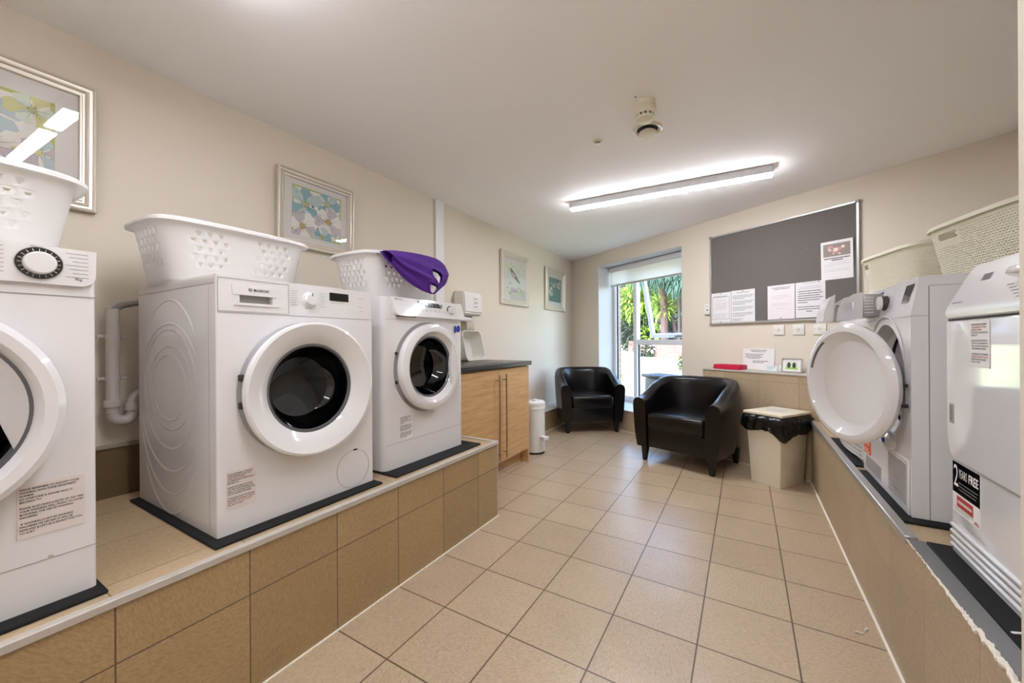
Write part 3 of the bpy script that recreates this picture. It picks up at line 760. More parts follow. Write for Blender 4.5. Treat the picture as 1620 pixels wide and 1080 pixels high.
prism(bm, arc, lambda u, v, d: (d, u, .472 + v), .028, .036); finish(bm, 'door_grip_cover', mat('grip_grey', '#cbc8c6', .3), d1)
notice(L1, NOTE1, .172, .279, .170, .293, red=(), m=M_paperp)

# --- right of the three: sloping panel, blue number
L3 = thing('washing_machine', 'white washing machine with blue number 10, next to the oak cabinet', 'washing machine', (-.402, .645, .463), 0, 'washing machines on the left plinth')
shell(L3, .60, .60, .832, .035, [cyl_cut(-.35, .05, -.008, .482, .175)])
bm = nbm(); pp = [(-.262, .832), (-.24, .762)] + [(-.222 + .018 * math.cos(R(a)), .760 + .018 * math.sin(R(a))) for a in range(190, 271, 20)] + [(.285, .741), (.29, .762), (.28, .834)]
def slope(u, v, d): return (d * (.024 - (v - .742) / .09 * .022) + (0 if d else -.004), u, v)
prism(bm, pp, slope, 0, 1); p3 = finish(bm, 'control_panel', M_whiteg, L3)
def onp(u, v, e=.0008): return (.024 - (v - .742) / .09 * .022 + e, u, v)
bm = nbm(); face(bm, [onp(-.088, .823), onp(.078, .819), onp(.100, .795), onp(-.075, .795)]); finish(bm, 'display', M_black, p3, smooth=0)
bm = nbm()
for q in range(6): face(bm, [onp(-.06 + q * .026, .818, .0014), onp(-.052 + q * .026, .818, .0014), onp(-.049 + q * .026, .800, .0014), onp(-.055 + q * .026, .800, .0014)])
finish(bm, 'display_marks', M_inkg, p3, smooth=0)
bm = nbm()
for q in range(6):
    bm = nbm(); lathe(bm, onp(-.06 + q * .034, .777, 0), 'X', [(.0065, 0), (.0055, .003), (0, .0035)], 16); finish(bm, 'button', M_whiteg, p3)
bm = nbm(); lathe(bm, onp(.088, .806, 0), 'X', [(.010, 0), (.009, .007), (0, .008)], 24); finish(bm, 'start_button', M_chrome, p3)
bm = nbm(); lathe(bm, onp(.165, .790, 0), 'X', [(.025, 0), (.025, .002), (0, .002)], 36); kk = finish(bm, 'knob_ring', M_black, p3)
bm = nbm(); lathe(bm, onp(.168, .790, .001), 'X', [(.022, 0), (.021, .014), (.018, .017), (0, .018)], 36); finish(bm, 'programme_knob', M_whiteg, kk)
bm = nbm()
for q in range(6): word_bars(bm, lambda u, v, q=q: onp(.195 + u, v), .03, .818 - q * .011, [(0, .8)], .01, .001, seed=q)
word_bars(bm, lambda u, v: onp(-.235 + u, v), .035, .826, [(0, .35)], .01, .008, seed=2); word_bars(bm, lambda u, v: onp(-.222 + u, v), .035, .822, [(0, 1)], .01, .0035, seed=3)
finish(bm, 'panel_print', M_inkg, p3, smooth=0)
bm = nbm(); box(bm, 0, .010, -.225, -.10, .737, .747); box(bm, 0, .0012, -.29, -.03, .722, .7235, mi=1); finish(bm, 'drawer_grip', (mat('grip_shadow_grey', '#76706b', .6), M_seam), L3, smooth=0)
perf(L3, .482, .168, 0, -.008); drum(L3, .482, .18, -.075, -.008)
d3 = door(L3, -.008, .482, [(.210, .004), (.222, .012), (.2265, .030), (.222, .048), (.205, .058), (.185, .056), (.165, .034), (.158, .024)], .157, .024)
bm = nbm(); lathe(bm, (0, -.008, .482), 'X', [(.234, .0), (.234, .004), (.215, .006), (.19, .003)], 64); finish(bm, 'door_frame', M_seam, L3)
bm = nbm()
o_ = [(.200 * math.cos(R(a)), .200 * math.sin(R(a))) for a in range(-52, 53, 6)]; i_ = [(.128 + .012 * abs(math.sin(R(a * 2))), .158 * math.sin(R(a))) for a in range(52, -53, -8)]
prism(bm, o_ + i_, lambda u, v, d: (d, u - .008, .482 + v), .036, .0535); finish(bm, 'door_handle', M_whiteg, d3)
bm = nbm(); 
for zz in (.55, .41):
    bm = nbm(); box(bm, .01, .022, -.245, -.232, zz, zz + .016, .003, 1); finish(bm, 'door_hinge', M_dark, L3)
bm = nbm(); box(bm, 0, .0012, -.29, .29, .121, .1222); finish(bm, 'plinth_seam', M_seam, L3, smooth=0)
text('foam_number', '10', M_blueplast, L3, lambda u, v: (.004, .212 + u, .703 + v + u * .12), w=.056, h=.042, bold=.09)['label'] = 'dark blue number 10'
notice(L3, NOTE2, -.207, -.121, .130, .252, m=M_paper)

# rubber mats
def mat_rubber(label, x0, x1, y0, y1, z, grp):
    bm = nbm(); box(bm, x0, x1, y0, y1, z, z + .009, .003, 1)
    for k in range(int((y1 - y0) / .02)):
        pass
    return tag(finish(bm, 'rubber_mat', M_rubber), label, 'mat', grp)
mat_rubber('black rubber mat under the machine at the left edge', -1.0, -.318, -1.24, -.598, .4552, 'rubber mats on the left plinth')
mat_rubber('black rubber mat under the machine lettered BOSCH', -1.03, -.314, -.372, .26, .4552, 'rubber mats on the left plinth')
mat_rubber('black rubber mat under the machine with the blue number', -1.02, -.314, .338, 1.0, .4552, 'rubber mats on the left plinth')
mat_rubber('black rubber mat under the dryer at the right edge', 1.514, 2.1, .11, .722, .4622, 'rubber mats on the right plinth')
mat_rubber('black speckled rubber mat under the dryer with its door ajar', 1.502, 2.12, .868, 1.466, .4622, 'rubber mats on the right plinth')
mat_rubber('black rubber mat under the farthest machine on the right plinth', 1.502, 2.12, 1.541, 2.157, .4622, 'rubber mats on the right plinth')

# --- right plinth, middle: condenser dryer, door ajar, tank drawer pulled out
R2 = thing('tumble_dryer', 'white tumble dryer with its round door ajar and its tank drawer pulled out', 'dryer', (1.534, 1.207, .473), PI, 'dryers on the right plinth')
bm = nbm()
sec = [(0, 0), (-.56, 0), (-.56, .815), (-.021, .815), (0, .683)]
prism(bm, sec, lambda u, v, d: (u, d, v), -.298, .298); b_ = finish(bm, 'body', M_white, R2, smooth=30)
DY, DZ, DR = .02, .445, .215
boolean(b_, cyl_cut(-.3, .05, DY, DZ, DR)); boolean(b_, box_cut(-.3, .05, -.285, -.075, .70, .80))
bm = nbm(); 
box(bm, -.02, .0008, -.2985, .2985, .6805, .682); box(bm, -.045, -.0425, .2975, .2988, 0, .78); box(bm, -.5, -.045, .2975, .2988, .7805, .782); box(bm, -.0425, -.002, .2975, .2988, .6805, .682)
finish(bm, 'panel_seam', M_seam, R2, smooth=0)
bm = nbm(); lathe(bm, (0, DY, DZ), 'X', [(.250, .0), (.252, .004), (.246, .006), (.225, -.012), (.218, -.045), (.19, -.06), (.185, -.10)], 56); finish(bm, 'door_opening_ring', mat('opening_ring', '#cfccca', .35), R2)
drum(R2, DZ, .20, -.10, DY)
bm = nbm(); lathe(bm, (0, DY, DZ), 'X', [(.186, -.055), (.19, -.07), (.186, -.10)], 48); finish(bm, 'door_seal', M_blackm, R2)
bm = nbm(); lathe(bm, (-.002, .08, DZ - .235), 'X', [(.062, 0), (.058, .016), (.03, .024), (0, .026)], 32, sy=1.0, sz=.6); sl = finish(bm, 'latch_housing', M_white, R2)
bm = nbm(); box(bm, .02, .026, .072, .098, DZ - .242, DZ - .222, .003, 1); finish(bm, 'latch_mark', M_inkb, sl)
# door, hinged on the near side
dh = bpy.data.objects.new('door', None); COL.objects.link(dh); dh.parent = R2; dh.location = (.001, .288, .428); dh.rotation_euler = (0, 0, R(25)) 
D_ = .237
bm = nbm(); lathe(bm, (0, -D_, 0), 'X', [(0, .0), (.205, .0), (.222, .006), (.235, .020), (.238, .034), (.232, .044), (.220, .049), (.206, .049), (.170, .012), (.164, .0105), (0, .013)], 80)
finish(bm, 'door_panel', M_whiteg, dh)
bm = nbm(); pts = [(.043, -D_ - .201 * math.cos(R(a)), .201 * math.sin(R(a))) for a in range(14, 56, 4)]
tube(bm, pts, .006, 8, flat=.6); finish(bm, 'grip_slot', mat('slot_grey', '#7f7875', .6), dh)
bm = nbm(); lathe(bm, (0, -D_, 0), 'X', [(.19, 0), (.185, -.03), (.17, -.045), (0, -.05)], 48); finish(bm, 'inner_door', mat('inner_door_grey', '#b9b6b3', .3), dh)
bm = nbm()
for zz in (.01, -.06):
    bm = nbm(); box(bm, .004, .018, -.012, .0015, zz, zz + .012, .002, 1); finish(bm, 'hinge', M_dark, dh)
def r2p(u, v, e=.001): return (-(v - .683) / .132 * .021 + e, u, v)
bm = nbm(); face(bm, [r2p(.196, .793), r2p(.278, .793), r2p(.247, .733), r2p(.176, .733)]); finish(bm, 'display', M_black, R2, smooth=0)
bm = nbm(); face(bm, [r2p(.188, .740, .002), r2p(.248, .740, .002), r2p(.244, .731, .002), r2p(.184, .731, .002)]); finish(bm, 'display_foot', M_seam, R2, smooth=0)
bm = nbm(); lathe(bm, r2p(-.005, .748, 0), 'X', [(.030, 0), (.029, .018), (.0, .018)], 40); kb = finish(bm, 'knob_base', mat('knob_brown', '#4d4542', .4), R2)
bm = nbm(); lathe(bm, r2p(-.005, .748, .018), 'X', [(.029, 0), (.027, .009), (.0, .010)], 40); finish(bm, 'programme_knob', M_whiteg, kb)
bm = nbm()
for q in range(8): word_bars(bm, lambda u, v, q=q: r2p(.055 + u, v), .06, .795 - q * .009, [(0, .5), ], .01, .0012, seed=q)
finish(bm, 'panel_print', M_inkg, R2, smooth=0)
# kick panel: line, grille slots
bm = nbm(); box(bm, 0, .006, -.296, .285, .0, .187, .002, 1); kp = finish(bm, 'kick_panel', M_white, R2)
bm = nbm()
for q in range(19): box(bm, .006, .0072, .075, .268, .028 + q * .0075, .0312 + q * .0075)
for q in range(10): box(bm, .006, .0072, -.25, -.02, .022 + q * .0055, .0245 + q * .0055)
finish(bm, 'grille_slots', mat('slot_shadow_grey', '#8f8984', .6), kp, smooth=0)
bm = nbm(); box(bm, .006, .0068, -.285, -.17, .085, .187); og = finish(bm, 'energy_sticker', mat('orange_sticker', '#dd5a1e', .5), kp, smooth=0); og['label'] = 'orange sticker'
bm = nbm(); word_bars(bm, lambda u, v: (.0072, -.28 + u, v), .10, .18, [(0, .8), (0, .9), (.1, .7), None, (0, .9), (0, .8), None, (0, .7), (0, .9)], .0105, .005, seed=4); finish(bm, 'sticker_print', mat('orange_pale', '#f3d9c8', .5), og, smooth=0)
# pulled out tank drawer
td = bpy.data.objects.new('tank_drawer', None); COL.objects.link(td); td.parent = R2; td.location = (0, -.18, 0)
bm = nbm(); prism(bm, [(.148, .682), (.184, .684), (.180, .720), (.168, .762), (.152, .792), (.140, .800), (.146, .74)], lambda u, v, d: (u, d, v), -.10, .105); finish(bm, 'drawer_front', M_white, td)
bm = nbm()
for (sy0, sy1) in ((-.095, -.088), (.088, .095)):
    prism(bm, [(.048, .690), (.135, .684), (.130, .740), (.110, .775), (.078, .798), (.048, .806)], lambda u, v, d: (u, d, v), sy0, sy1)
box(bm, .045, .148, -.095, .095, .682, .694, .003, 1); box(bm, .045, .06, -.095, .095, .694, .80, .003, 1)
dc = finish(bm, 'drawer_frame', M_white, td); 
boolean(dc, box_cut(.078, .108, -.2, .2, .728, .765, bev=.004))
bm = nbm(); box(bm, -.10, .045, -.09, .09, .70, .795, .006, 2); tk = finish(bm, 'water_tank', M_clear, td)
bm = nbm()
for q in range(6): box(bm, .012, .042, .0905, .0925, .715 + q * .0125, .719 + q * .0125)
finish(bm, 'tank_ribs', M_white, tk, smooth=0)

# --- right plinth, far: only glimpsed behind the open door
R3 = thing('tumble_dryer', 'far white dryer on the right plinth, mostly hidden behind the open round door', 'dryer', (1.545, 1.843, .473), PI, 'dryers on the right plinth')
bm = nbm(); prism(bm, [(0, 0), (-.56, 0), (-.56, .81), (-.02, .81), (0, .68)], lambda u, v, d: (u, d, v), -.29, .29); finish(bm, 'body', M_white, R3, smooth=30)
bm = nbm(); lathe(bm, (0, 0, .44), 'X', [(0, .03), (.15, .03), (.2, .035), (.22, .02), (.225, 0)], 48); finish(bm, 'door', M_whiteg, R3)
bm = nbm(); NN = 24
pts = [(.004 + .028 * math.cos(PI / 2 * (i / 12 - 1)), .29 * (i / 12 - 1)) for i in range(NN + 1)]
prism(bm, [(-.002, -.288)] + [(x, y) for x, y in pts[1:-1]] + [(-.002, .288)], lambda u, v, d: (u, v, d), .02, .15); kp3 = finish(bm, 'kick_panel', M_white, R3)
bm = nbm()
for q in range(5):
    z_ = .032 + q * .02
    for a, c in zip(pts[2:-2], pts[3:-1]):
        face(bm, [(a[0] + .0015, a[1], z_), (c[0] + .0015, c[1], z_), (c[0] + .0015, c[1], z_ + .006), (a[0] + .0015, a[1], z_ + .006)])
finish(bm, 'grille_slots', M_seam, kp3, smooth=0)
bm = nbm(); lathe(bm, (-.008, .02, .745), 'X', [(.028, 0), (.026, .02), (0, .022)], 32); finish(bm, 'programme_knob', M_whiteg, R3)

# --- right plinth, near: glossy dryer with a lipped sloping panel
R1 = thing('tumble_dryer', 'glossy white tumble dryer with a 2 YEARS FREE sticker at the right edge', 'dryer', (1.561, .405, .473), PI, 'dryers on the right plinth')
bm = nbm(); box(bm, -.58, 0, -.298, .298, 0, .675, .012, 3, edges=lambda e: vert_edge('z')(e) and e.verts[0].co.x > -.01); finish(bm, 'body', M_whiteg, R1)
bm = nbm(); prism(bm, [(-.58, .675), (-.012, .672), (.0, .658), (.008, .664), (.011, .678), (.007, .694), (-.036, .785), (-.05, .808), (-.58, .81)], lambda u, v, d: (u, d, v), -.292, .298); cp = finish(bm, 'control_panel', M_white, R1, smooth=30)
bm = nbm(); box(bm, -.3, .003, -.296, .298, .655, .667); finish(bm, 'panel_gap', M_dark, R1, smooth=0)
def r1p(u, v, e=.001): return (.0085 - (v - .690) / .095 * .0445 + e * .9, u, v + e * .4)
bm = nbm(); word_bars(bm, lambda u, v: r1p(-.185 + u, v), .045, .772, [(0, 1), (0, 1), (0, 1)], .006, .005, seed=1)
word_bars(bm, lambda u, v: r1p(-.27 + u, v), .06, .705, [(0, 1)], .01, .003, seed=2)
for q in range(7): word_bars(bm, lambda u, v, q=q: r1p(.145 + .012 * q + u, v), .05, .772 - q * .012, [(0, .7)], .01, .0022, seed=q)
for q in range(5): word_bars(bm, lambda u, v, q=q: r1p(-.03 + .018 * q + u, v), .05, .728 - q * .008, [(0, .6)], .01, .0022, seed=q + 9)
word_bars(bm, lambda u, v: r1p(.035 + u, v), .05, .785, [(0, .5)], .01, .003, seed=12)
finish(bm, 'panel_print', M_inkg, cp, smooth=0)
bm = nbm()
sl_ = Matrix.Translation(Vector(r1p(.052, .742, 0))) @ Matrix.Rotation(R(-26), 4, 'Y')
t__ = bmesh.new(); lathe(t__, (0, 0, 0), 'X', [(.036, 0), (.034, .006), (.0, .007)], 48); box(t__, .005, .032, -.034, .034, -.010, .010, .006, 2); bmesh.ops.transform(t__, matrix=sl_, verts=t__.verts[:]); merge(bm, t__)
finish(bm, 'programme_knob', M_whiteg, cp)
bm = nbm()
prism(bm, [(-.262, .268), (.298, .268), (.298, .652), (-.298, .652), (-.298, .33), (-.292, .30), (-.28, .28)], lambda u, v, d: (d, u, v), 0, .006); d_ = finish(bm, 'door', M_whiteg, R1)
bm = nbm()
prism(bm, [(-.262, .264), (.298, .264), (.298, .268), (-.262, .268)], lambda u, v, d: (d, u, v), 0, .005); finish(bm, 'door_edge', M_seam, d_, smooth=0)
bm = nbm()
for q in range(4): box(bm, -.004, .006, -.29, .297, .012 + q * .0185, .024 + q * .0185, .005, 3)
finish(bm, 'vent_ribs', M_white, R1)
bm = nbm(); 
for q in range(3): box(bm, 0, .002, -.285, .296, .0255 + q * .0185, .0292 + q * .0185)
finish(bm, 'vent_grooves', mat('groove_grey', '#aaa5a1', .5), R1, smooth=0)
notice(R1, NOTE2, -.153, -.064, .532, .650, x=.0075, red=(1, 2, 12), m=M_paper)
bm = nbm(); box(bm, .0, .001, -.280, -.130, .118, .258); st = finish(bm, 'promotional_sticker', M_paper, R1, smooth=0); st['label'] = 'black, white and red warranty sticker'
bm = nbm(); box(bm, .001, .0013, -.280, -.130, .172, .258); finish(bm, 'sticker_band', M_black, st, smooth=0)
bm = nbm(); box(bm, .001, .0014, -.255, -.165, .136, .166); finish(bm, 'sticker_band', mat('sticker_red', '#b5382f', .5), st, smooth=0)
text('lettering', '2', M_paper, st, lambda u, v: (.0017, -.272 + u, .251 + v), w=.026, h=.06)
text('lettering', 'YEARS', M_paper, st, lambda u, v: (.0017, -.243 + u, .243 + v), w=.047, h=.024)
text('lettering', 'FREE', M_paper, st, lambda u, v: (.0017, -.187 + u, .243 + v), w=.05, h=.024, bold=.03)
bm = nbm(); word_bars(bm, lambda u, v: (.0017, -.243 + u, v), .105, .206, [(0, 1), (0, .95), (0, .9)], .009, .003, seed=2); finish(bm, 'sticker_print', M_inkg, st, smooth=0)
bm = nbm(); word_bars(bm, lambda u, v: (.0018, -.25 + u, v), .08, .155, [(0, 1)], .009, .008, seed=3); finish(bm, 'sticker_print', M_paperp, st, smooth=0)
bm = nbm(); word_bars(bm, lambda u, v: (.0014, -.27 + u, v), .12, .133, [(0, .9), (0, .7)], .006, .002, seed=4); finish(bm, 'sticker_print', M_inkg, st, smooth=0)
text('lettering', 'AEG', mat('sticker_red2', '#b5382f', .5), st, lambda u, v: (.0014, -.160 + u, .131 + v), w=.024, h=.009, bold=.03)
bm = nbm(); box(bm, .006, .0065, -.283, -.255, .365, .42); sk_ = finish(bm, 'small_sticker', M_clear, R1, smooth=0)
text('lettering', '8', M_inkg, sk_, lambda u, v: (.0068, -.279 + u, .416 + v), w=.012, h=.045)

# ------------------------------------------------------------------ cabinet, worktop and what stands by it
cab = thing('base_cabinet', 'oak veneer base cabinet with two doors and long bar handles', 'cabinet', (-.608, 1.64, 0), 0)
bm = nbm(); box(bm, -.54, -.02, -.50, .513, .12, .858); box(bm, -.54, -.075, -.50, .492, 0, .12); box(bm, -.54, -.001, .4935, .513, 0, .12)
finish(bm, 'carcass', M_oak, cab, smooth=0)
for a, b_, hy in ((-.50, .004, -.022), (.008, .513, .078)):
    bm = nbm(); box(bm, -.0195, 0, a, b_, .122, .852, .0012, 1); dd = finish(bm, 'door', M_oak, cab)
    bm = nbm(); tube(bm, [(.034, hy, .155), (.034, hy, .815)], .0055, 12)
    for zz in (.20, .77): tube(bm, [(0, hy, zz), (.034, hy, zz)], .0045, 10)
    finish(bm, 'bar_handle', M_brush, dd)
bm = nbm(); box(bm, -.0755, -.072, -.5, .49, 0, .004); finish(bm, 'foot_sealant', M_grout, cab, smooth=0)
wt = thing('worktop', 'dark grey speckled worktop on the oak cabinet', 'worktop', (-.588, 1.64, .862), 0)
bm = nbm(); box(bm, -.578, 0, -.50, .535, 0, .036, .004, 2); finish(bm, 'slab', M_worktop, wt)
bm = nbm(); box(bm, -.50, -.06, -.42, .16, .036, .040, .002, 1); 
o = finish(bm, 'sink_rim', mat('sink_brown_steel', '#8d8178', .25, .8), wt)
bm = nbm(); box(bm, -.46, -.10, -.38, .12, .0402, .041); finish(bm, 'sink_bowl', M_steel, wt, smooth=0)

# paper towel dispenser on the left wall, a towel hanging out
dp = thing('paper_towel_dispenser', 'white paper towel dispenser on the left wall above the worktop', 'dispenser', (WX, 1.93, 1.31), 0)
bm = nbm()
prism(bm, [(0, 0), (.10, -.005), (.125, .02), (.122, .15), (.11, .205), (.0, .215)], lambda u, v, d: (u, d, v), -.135, .135)
bmesh.ops.bevel(bm, geom=[e for e in bm.edges if e.calc_length() < .25 or True], offset=.010, segments=2, affect='EDGES')
finish(bm, 'case', M_disp, dp)
bm = nbm(); box(bm, .1235, .1242, -.01, .075, .065, .165); nn = finish(bm, 'label_sheet', M_paper, dp, smooth=0)
bm = nbm(); word_bars(bm, lambda u, v: (.1247, -.002 + u, v), .07, .152, [(0, .9), (.1, .8), None, None, (.1, .9), (.2, 1), (.1, .7), None, None, (.2, .9), (.1, .8)], .0078, .004, seed=3); finish(bm, 'label_print', M_inkg, nn, smooth=0)
bm = nbm(); n_ = 10
g = {}
for i in range(n_ + 1):
    for j in range(5):
        u = i / n_; x = .03 + .045 * math.sin(u * 2.4) ; z = -.004 - .055 * u ** 1.3
        g[i, j] = bm.verts.new((x + .02 * math.sin(j), -.10 + .2 * j / 4 * (1 - .2 * u) - .02 * u, z + .006 * math.cos(j * 1.4)))
for i in range(n_):
    for j in range(4): bm.faces.new((g[i, j], g[i + 1, j], g[i + 1, j + 1], g[i, j + 1]))
finish(bm, 'paper_towel', M_paper, dp, thick=-1)
bm = nbm(); box(bm, 0, .075, -.06, .06, -.135, -.06, .008, 2); sd_p = finish(bm, 'wall_box', mat('grey_beige_plastic', '#bdb7a4', .4), None)
sd_p.location = (WX, 1.95, 1.31); tag(sd_p, 'small grey beige box on the wall under the towel dispenser', 'wall box')

# white plastic tub standing on its side against the wall
tb = thing('storage_tub', 'white translucent plastic tub propped on its side on the worktop', 'tub', (-1.00, 1.905, .906), R(4))
def tubloop(x, w_, h_, r_, n=6): return [(x, a, b_ + h_ / 2) for a, b_ in rrect(w_, h_, r_, n)]
bm = nbm(); loops = [tubloop(.0, .30, .255, .045), tubloop(-.004, .325, .27, .05), tubloop(.006, .325, .27, .05), tubloop(.004, .30, .255, .045), tubloop(-.11, .24, .20, .035)]
loops[-1] = [(x, a, b_ + .026) for x, a, b_ in loops[-1]]; 
loops = [[(x, a, b_ + (.0075 if k in (0, 3) else 0)) for x, a, b_ in l] for k, l in enumerate(loops)]
vl = [[bm.verts.new(p) for p in l] for l in loops[1:]]
for a, b_ in zip(vl[:-1], vl[1:]):
    for i in range(len(a)): bm.faces.new((a[i], a[(i + 1) % len(a)], b_[(i + 1) % len(a)], b_[i]))
bm.faces.new(vl[-1])
o = finish(bm, 'shell', M_tub, tb, thick=-1); md = o.modifiers.new('s', 'SOLIDIFY'); md.thickness = .002
tb.rotation_euler = (0, R(-12), R(4))

# pedal bin
pb = thing('pedal_bin', 'tall white cylindrical pedal bin between the cabinet and the armchair', 'bin', (-.705, 2.44, 0), R(-18))
bm = nbm(); lathe(bm, (0, 0, 0), 'Z', [(0, .0), (.098, 0), (.100, .012), (.098, .018)], 40); finish(bm, 'foot', M_blackm, pb)
bm = nbm(); lathe(bm, (0, 0, 0), 'Z', [(0, .018), (.099, .018), (.102, .03), (.102, .42), (.107, .424), (.107, .448), (.104, .452), (0, .452)], 48); finish(bm, 'body', mat('bin_white', '#e6e5e3', .25), pb)
bm = nbm(); lathe(bm, (0, 0, 0), 'Z', [(0, .452), (.108, .452), (.110, .462), (.106, .485), (.085, .498), (0, .502)], 48); box(bm, -.02, .05, -.03, .02, .49, .512, .006, 2); finish(bm, 'lid', mat('bin_white', '', 0), pb)
bm = nbm(); box(bm, .08, .150, -.028, .028, .150, .178, .008, 2); box(bm, .14, .165, -.032, .032, .140, .175, .006, 2); finish(bm, 'handle', mat('bin_white', '', 0), pb)

# ------------------------------------------------------------------ armchairs
def armchair(label, loc, rz):
    t_ = thing('tub_armchair', label, 'armchair', loc, rz, 'black tub armchairs')
    A, FRONT, BACK, CY = .372, .30, .34, .02
    def path(u, off):
        """outer U outline, inset by off; u 0..1 from right arm front round the back to the left arm front"""
        ax = A - off; by = BACK - off
        L1_ = FRONT - CY; tot = 2 * L1_ + PI * .5 * (ax + by)
        s_ = u * tot
        if s_ < L1_: return Vector((ax, FRONT - s_, 0))
        if s_ > tot - L1_: return Vector((-ax, FRONT - (tot - s_), 0))
        a = (s_ - L1_) / (tot - 2 * L1_) * PI
        e = 2.5
        c, s2 = math.cos(a), math.sin(a)
        return Vector((ax * math.copysign(abs(c) ** (2 / e), c), CY - by * abs(s2) ** (2 / e), 0))
    def top(u):
        k = min(1, max(0, (1 - abs(u - .5) * 2) / .62)); k = k * k * (3 - 2 * k)
        return .562 + .17 * k
    def thk(u):
        return .118 - .02 * math.sin(PI * u)
    n = 64
    sec_n = 12
    bm = nbm(); rows = []
    for i in range(n + 1):
        u = i / n; h = top(u); th = thk(u); row = []
        prof = [(.030, .13), (.012, .25), (.004, .40), (.0, h - .07), (.006, h - .03), (.022, h - .008), (th * .5, h + .002), (th - .022, h - .008), (th - .006, h - .03), (th, h - .07), (th + .004, .36), (th + .004, .13)]
        for off, z in prof:
            p = path(u, off); flare = .012 * max(0, (z - .13) / .5)
            nrm = (path(u, 0) - Vector((0, CY, 0))).normalized()
            row.append(bm.verts.new((p.x + nrm.x * flare, p.y + nrm.y * flare, z)))
        rows.append(row)
    for a, b_ in zip(rows[:-1], rows[1:]):
        for k in range(sec_n - 1): bm.faces.new((a[k], b_[k], b_[k + 1], a[k + 1]))
    for row, rev in ((rows[0], 0), (rows[-1], 1)):
        bm.faces.new(row if rev else row[::-1])
    finish(bm, 'backrest', M_leather, t_, smooth=50)
    bm = nbm(); xi = A - .118
    box(bm, -xi + .004, xi - .004, -.20, .287, .13, .292, .012, 2); finish(bm, 'seat_base', M_leather, t_)
    bm = nbm(); box(bm, -xi + .006, xi - .006, -.22, .31, .294, .43, .035, 4)
    for v in bm.verts:
        if v.co.z > .40: v.co.z += .018 * math.cos(v.co.x / xi * 1.3) * math.cos((v.co.y - .05) / .3)
    o = finish(bm, 'seat_cushion', M_leather, t_)
    bm = nbm(); pts = [(-xi + .02, .312, .30), (xi - .02, .312, .30)]; tube(bm, pts, .004, 8); finish(bm, 'piping', M_leather, o)
    for sx, sy in ((1, 1), (-1, 1), (1, -1), (-1, -1)):
        bm = nbm(); x_, y_ = sx * .285, (.255 if sy > 0 else -.24)
        t = bmesh.new(); bmesh.ops.create_cube(t, size=1)
        for v in t.verts:
            k = 1.0 if v.co.z > 0 else .62
            v.co = Vector((x_ + v.co.x * .055 * k + (sx * .006 if v.co.z < 0 else 0), y_ + v.co.y * .055 * k, .0 if v.co.z < 0 else .135))
        bmesh.ops.bevel(t, geom=t.edges[:], offset=.004, segments=1, affect='EDGES'); merge(bm, t)
        finish(bm, 'leg', M_leg, t_)
    return t_
# front feet found at (.267, 2.704)-(.822, 2.515) and (-.697, 3.281)-(-.241, 3.608)
def chair_at(label, f, g):
    f = Vector(f); g = Vector(g); d = (g - f).normalized(); nrm = Vector((d.y, -d.x, 0)) # towards the room
    c = (f + g) / 2 - nrm * .275
    rz = math.atan2(d.y, d.x) + PI      # local -x along d, local +y forwards
    return armchair(label, (c.x, c.y, 0), rz)
chair_at('black leather tub armchair in front of the tiled ledge, nearer the waste bin', (.262, 2.70, 0), (.822, 2.515, 0))
chair_at('black leather tub armchair in the far left corner by the window', (-.705, 3.285, 0), (-.236, 3.62, 0))

# ------------------------------------------------------------------ waste bin with liner
wb = thing('waste_bin', 'cream tapered waste bin with flat lid and black liner hanging out', 'bin', (1.256, 2.655, 0), -.58)
bm = nbm()
lo = [bm.verts.new((a, b_, 0.0)) for a, b_ in rrect(.215, .30, .012, 2)]; hi = [bm.verts.new((a, b_, .50)) for a, b_ in rrect(.262, .345, .014, 2)]
for i in range(len(lo)): bm.faces.new((lo[i], lo[(i + 1) % len(lo)], hi[(i + 1) % len(lo)], hi[i]))
bm.faces.new(lo); bm.faces.new(hi); finish(bm, 'tub', M_bincream, wb)
bm = nbm(); box(bm, -.142, .142, -.185, .185, .515, .535, .005, 2); box(bm, -.11, .11, -.15, .15, .534, .5365, .001, 1); ld = finish(bm, 'lid', M_bincream, wb)
bm = nbm(); box(bm, -.05, .05, -.06, .06, .5366, .5376); finish(bm, 'lid_panel', mat('lid_grey', '#c9c8c6', .3), ld, smooth=0)
bm = nbm(); rg = random.Random(5); rws = []
NN = 72
def rim_pt(k, w_, h_):
    per = rrect(w_, h_, .02, 6); m_ = len(per); f_ = k / NN * m_; i = int(f_) % m_; fr = f_ - int(f_)
    return per[i][0] * (1 - fr) + per[(i + 1) % m_][0] * fr, per[i][1] * (1 - fr) + per[(i + 1) % m_][1] * fr
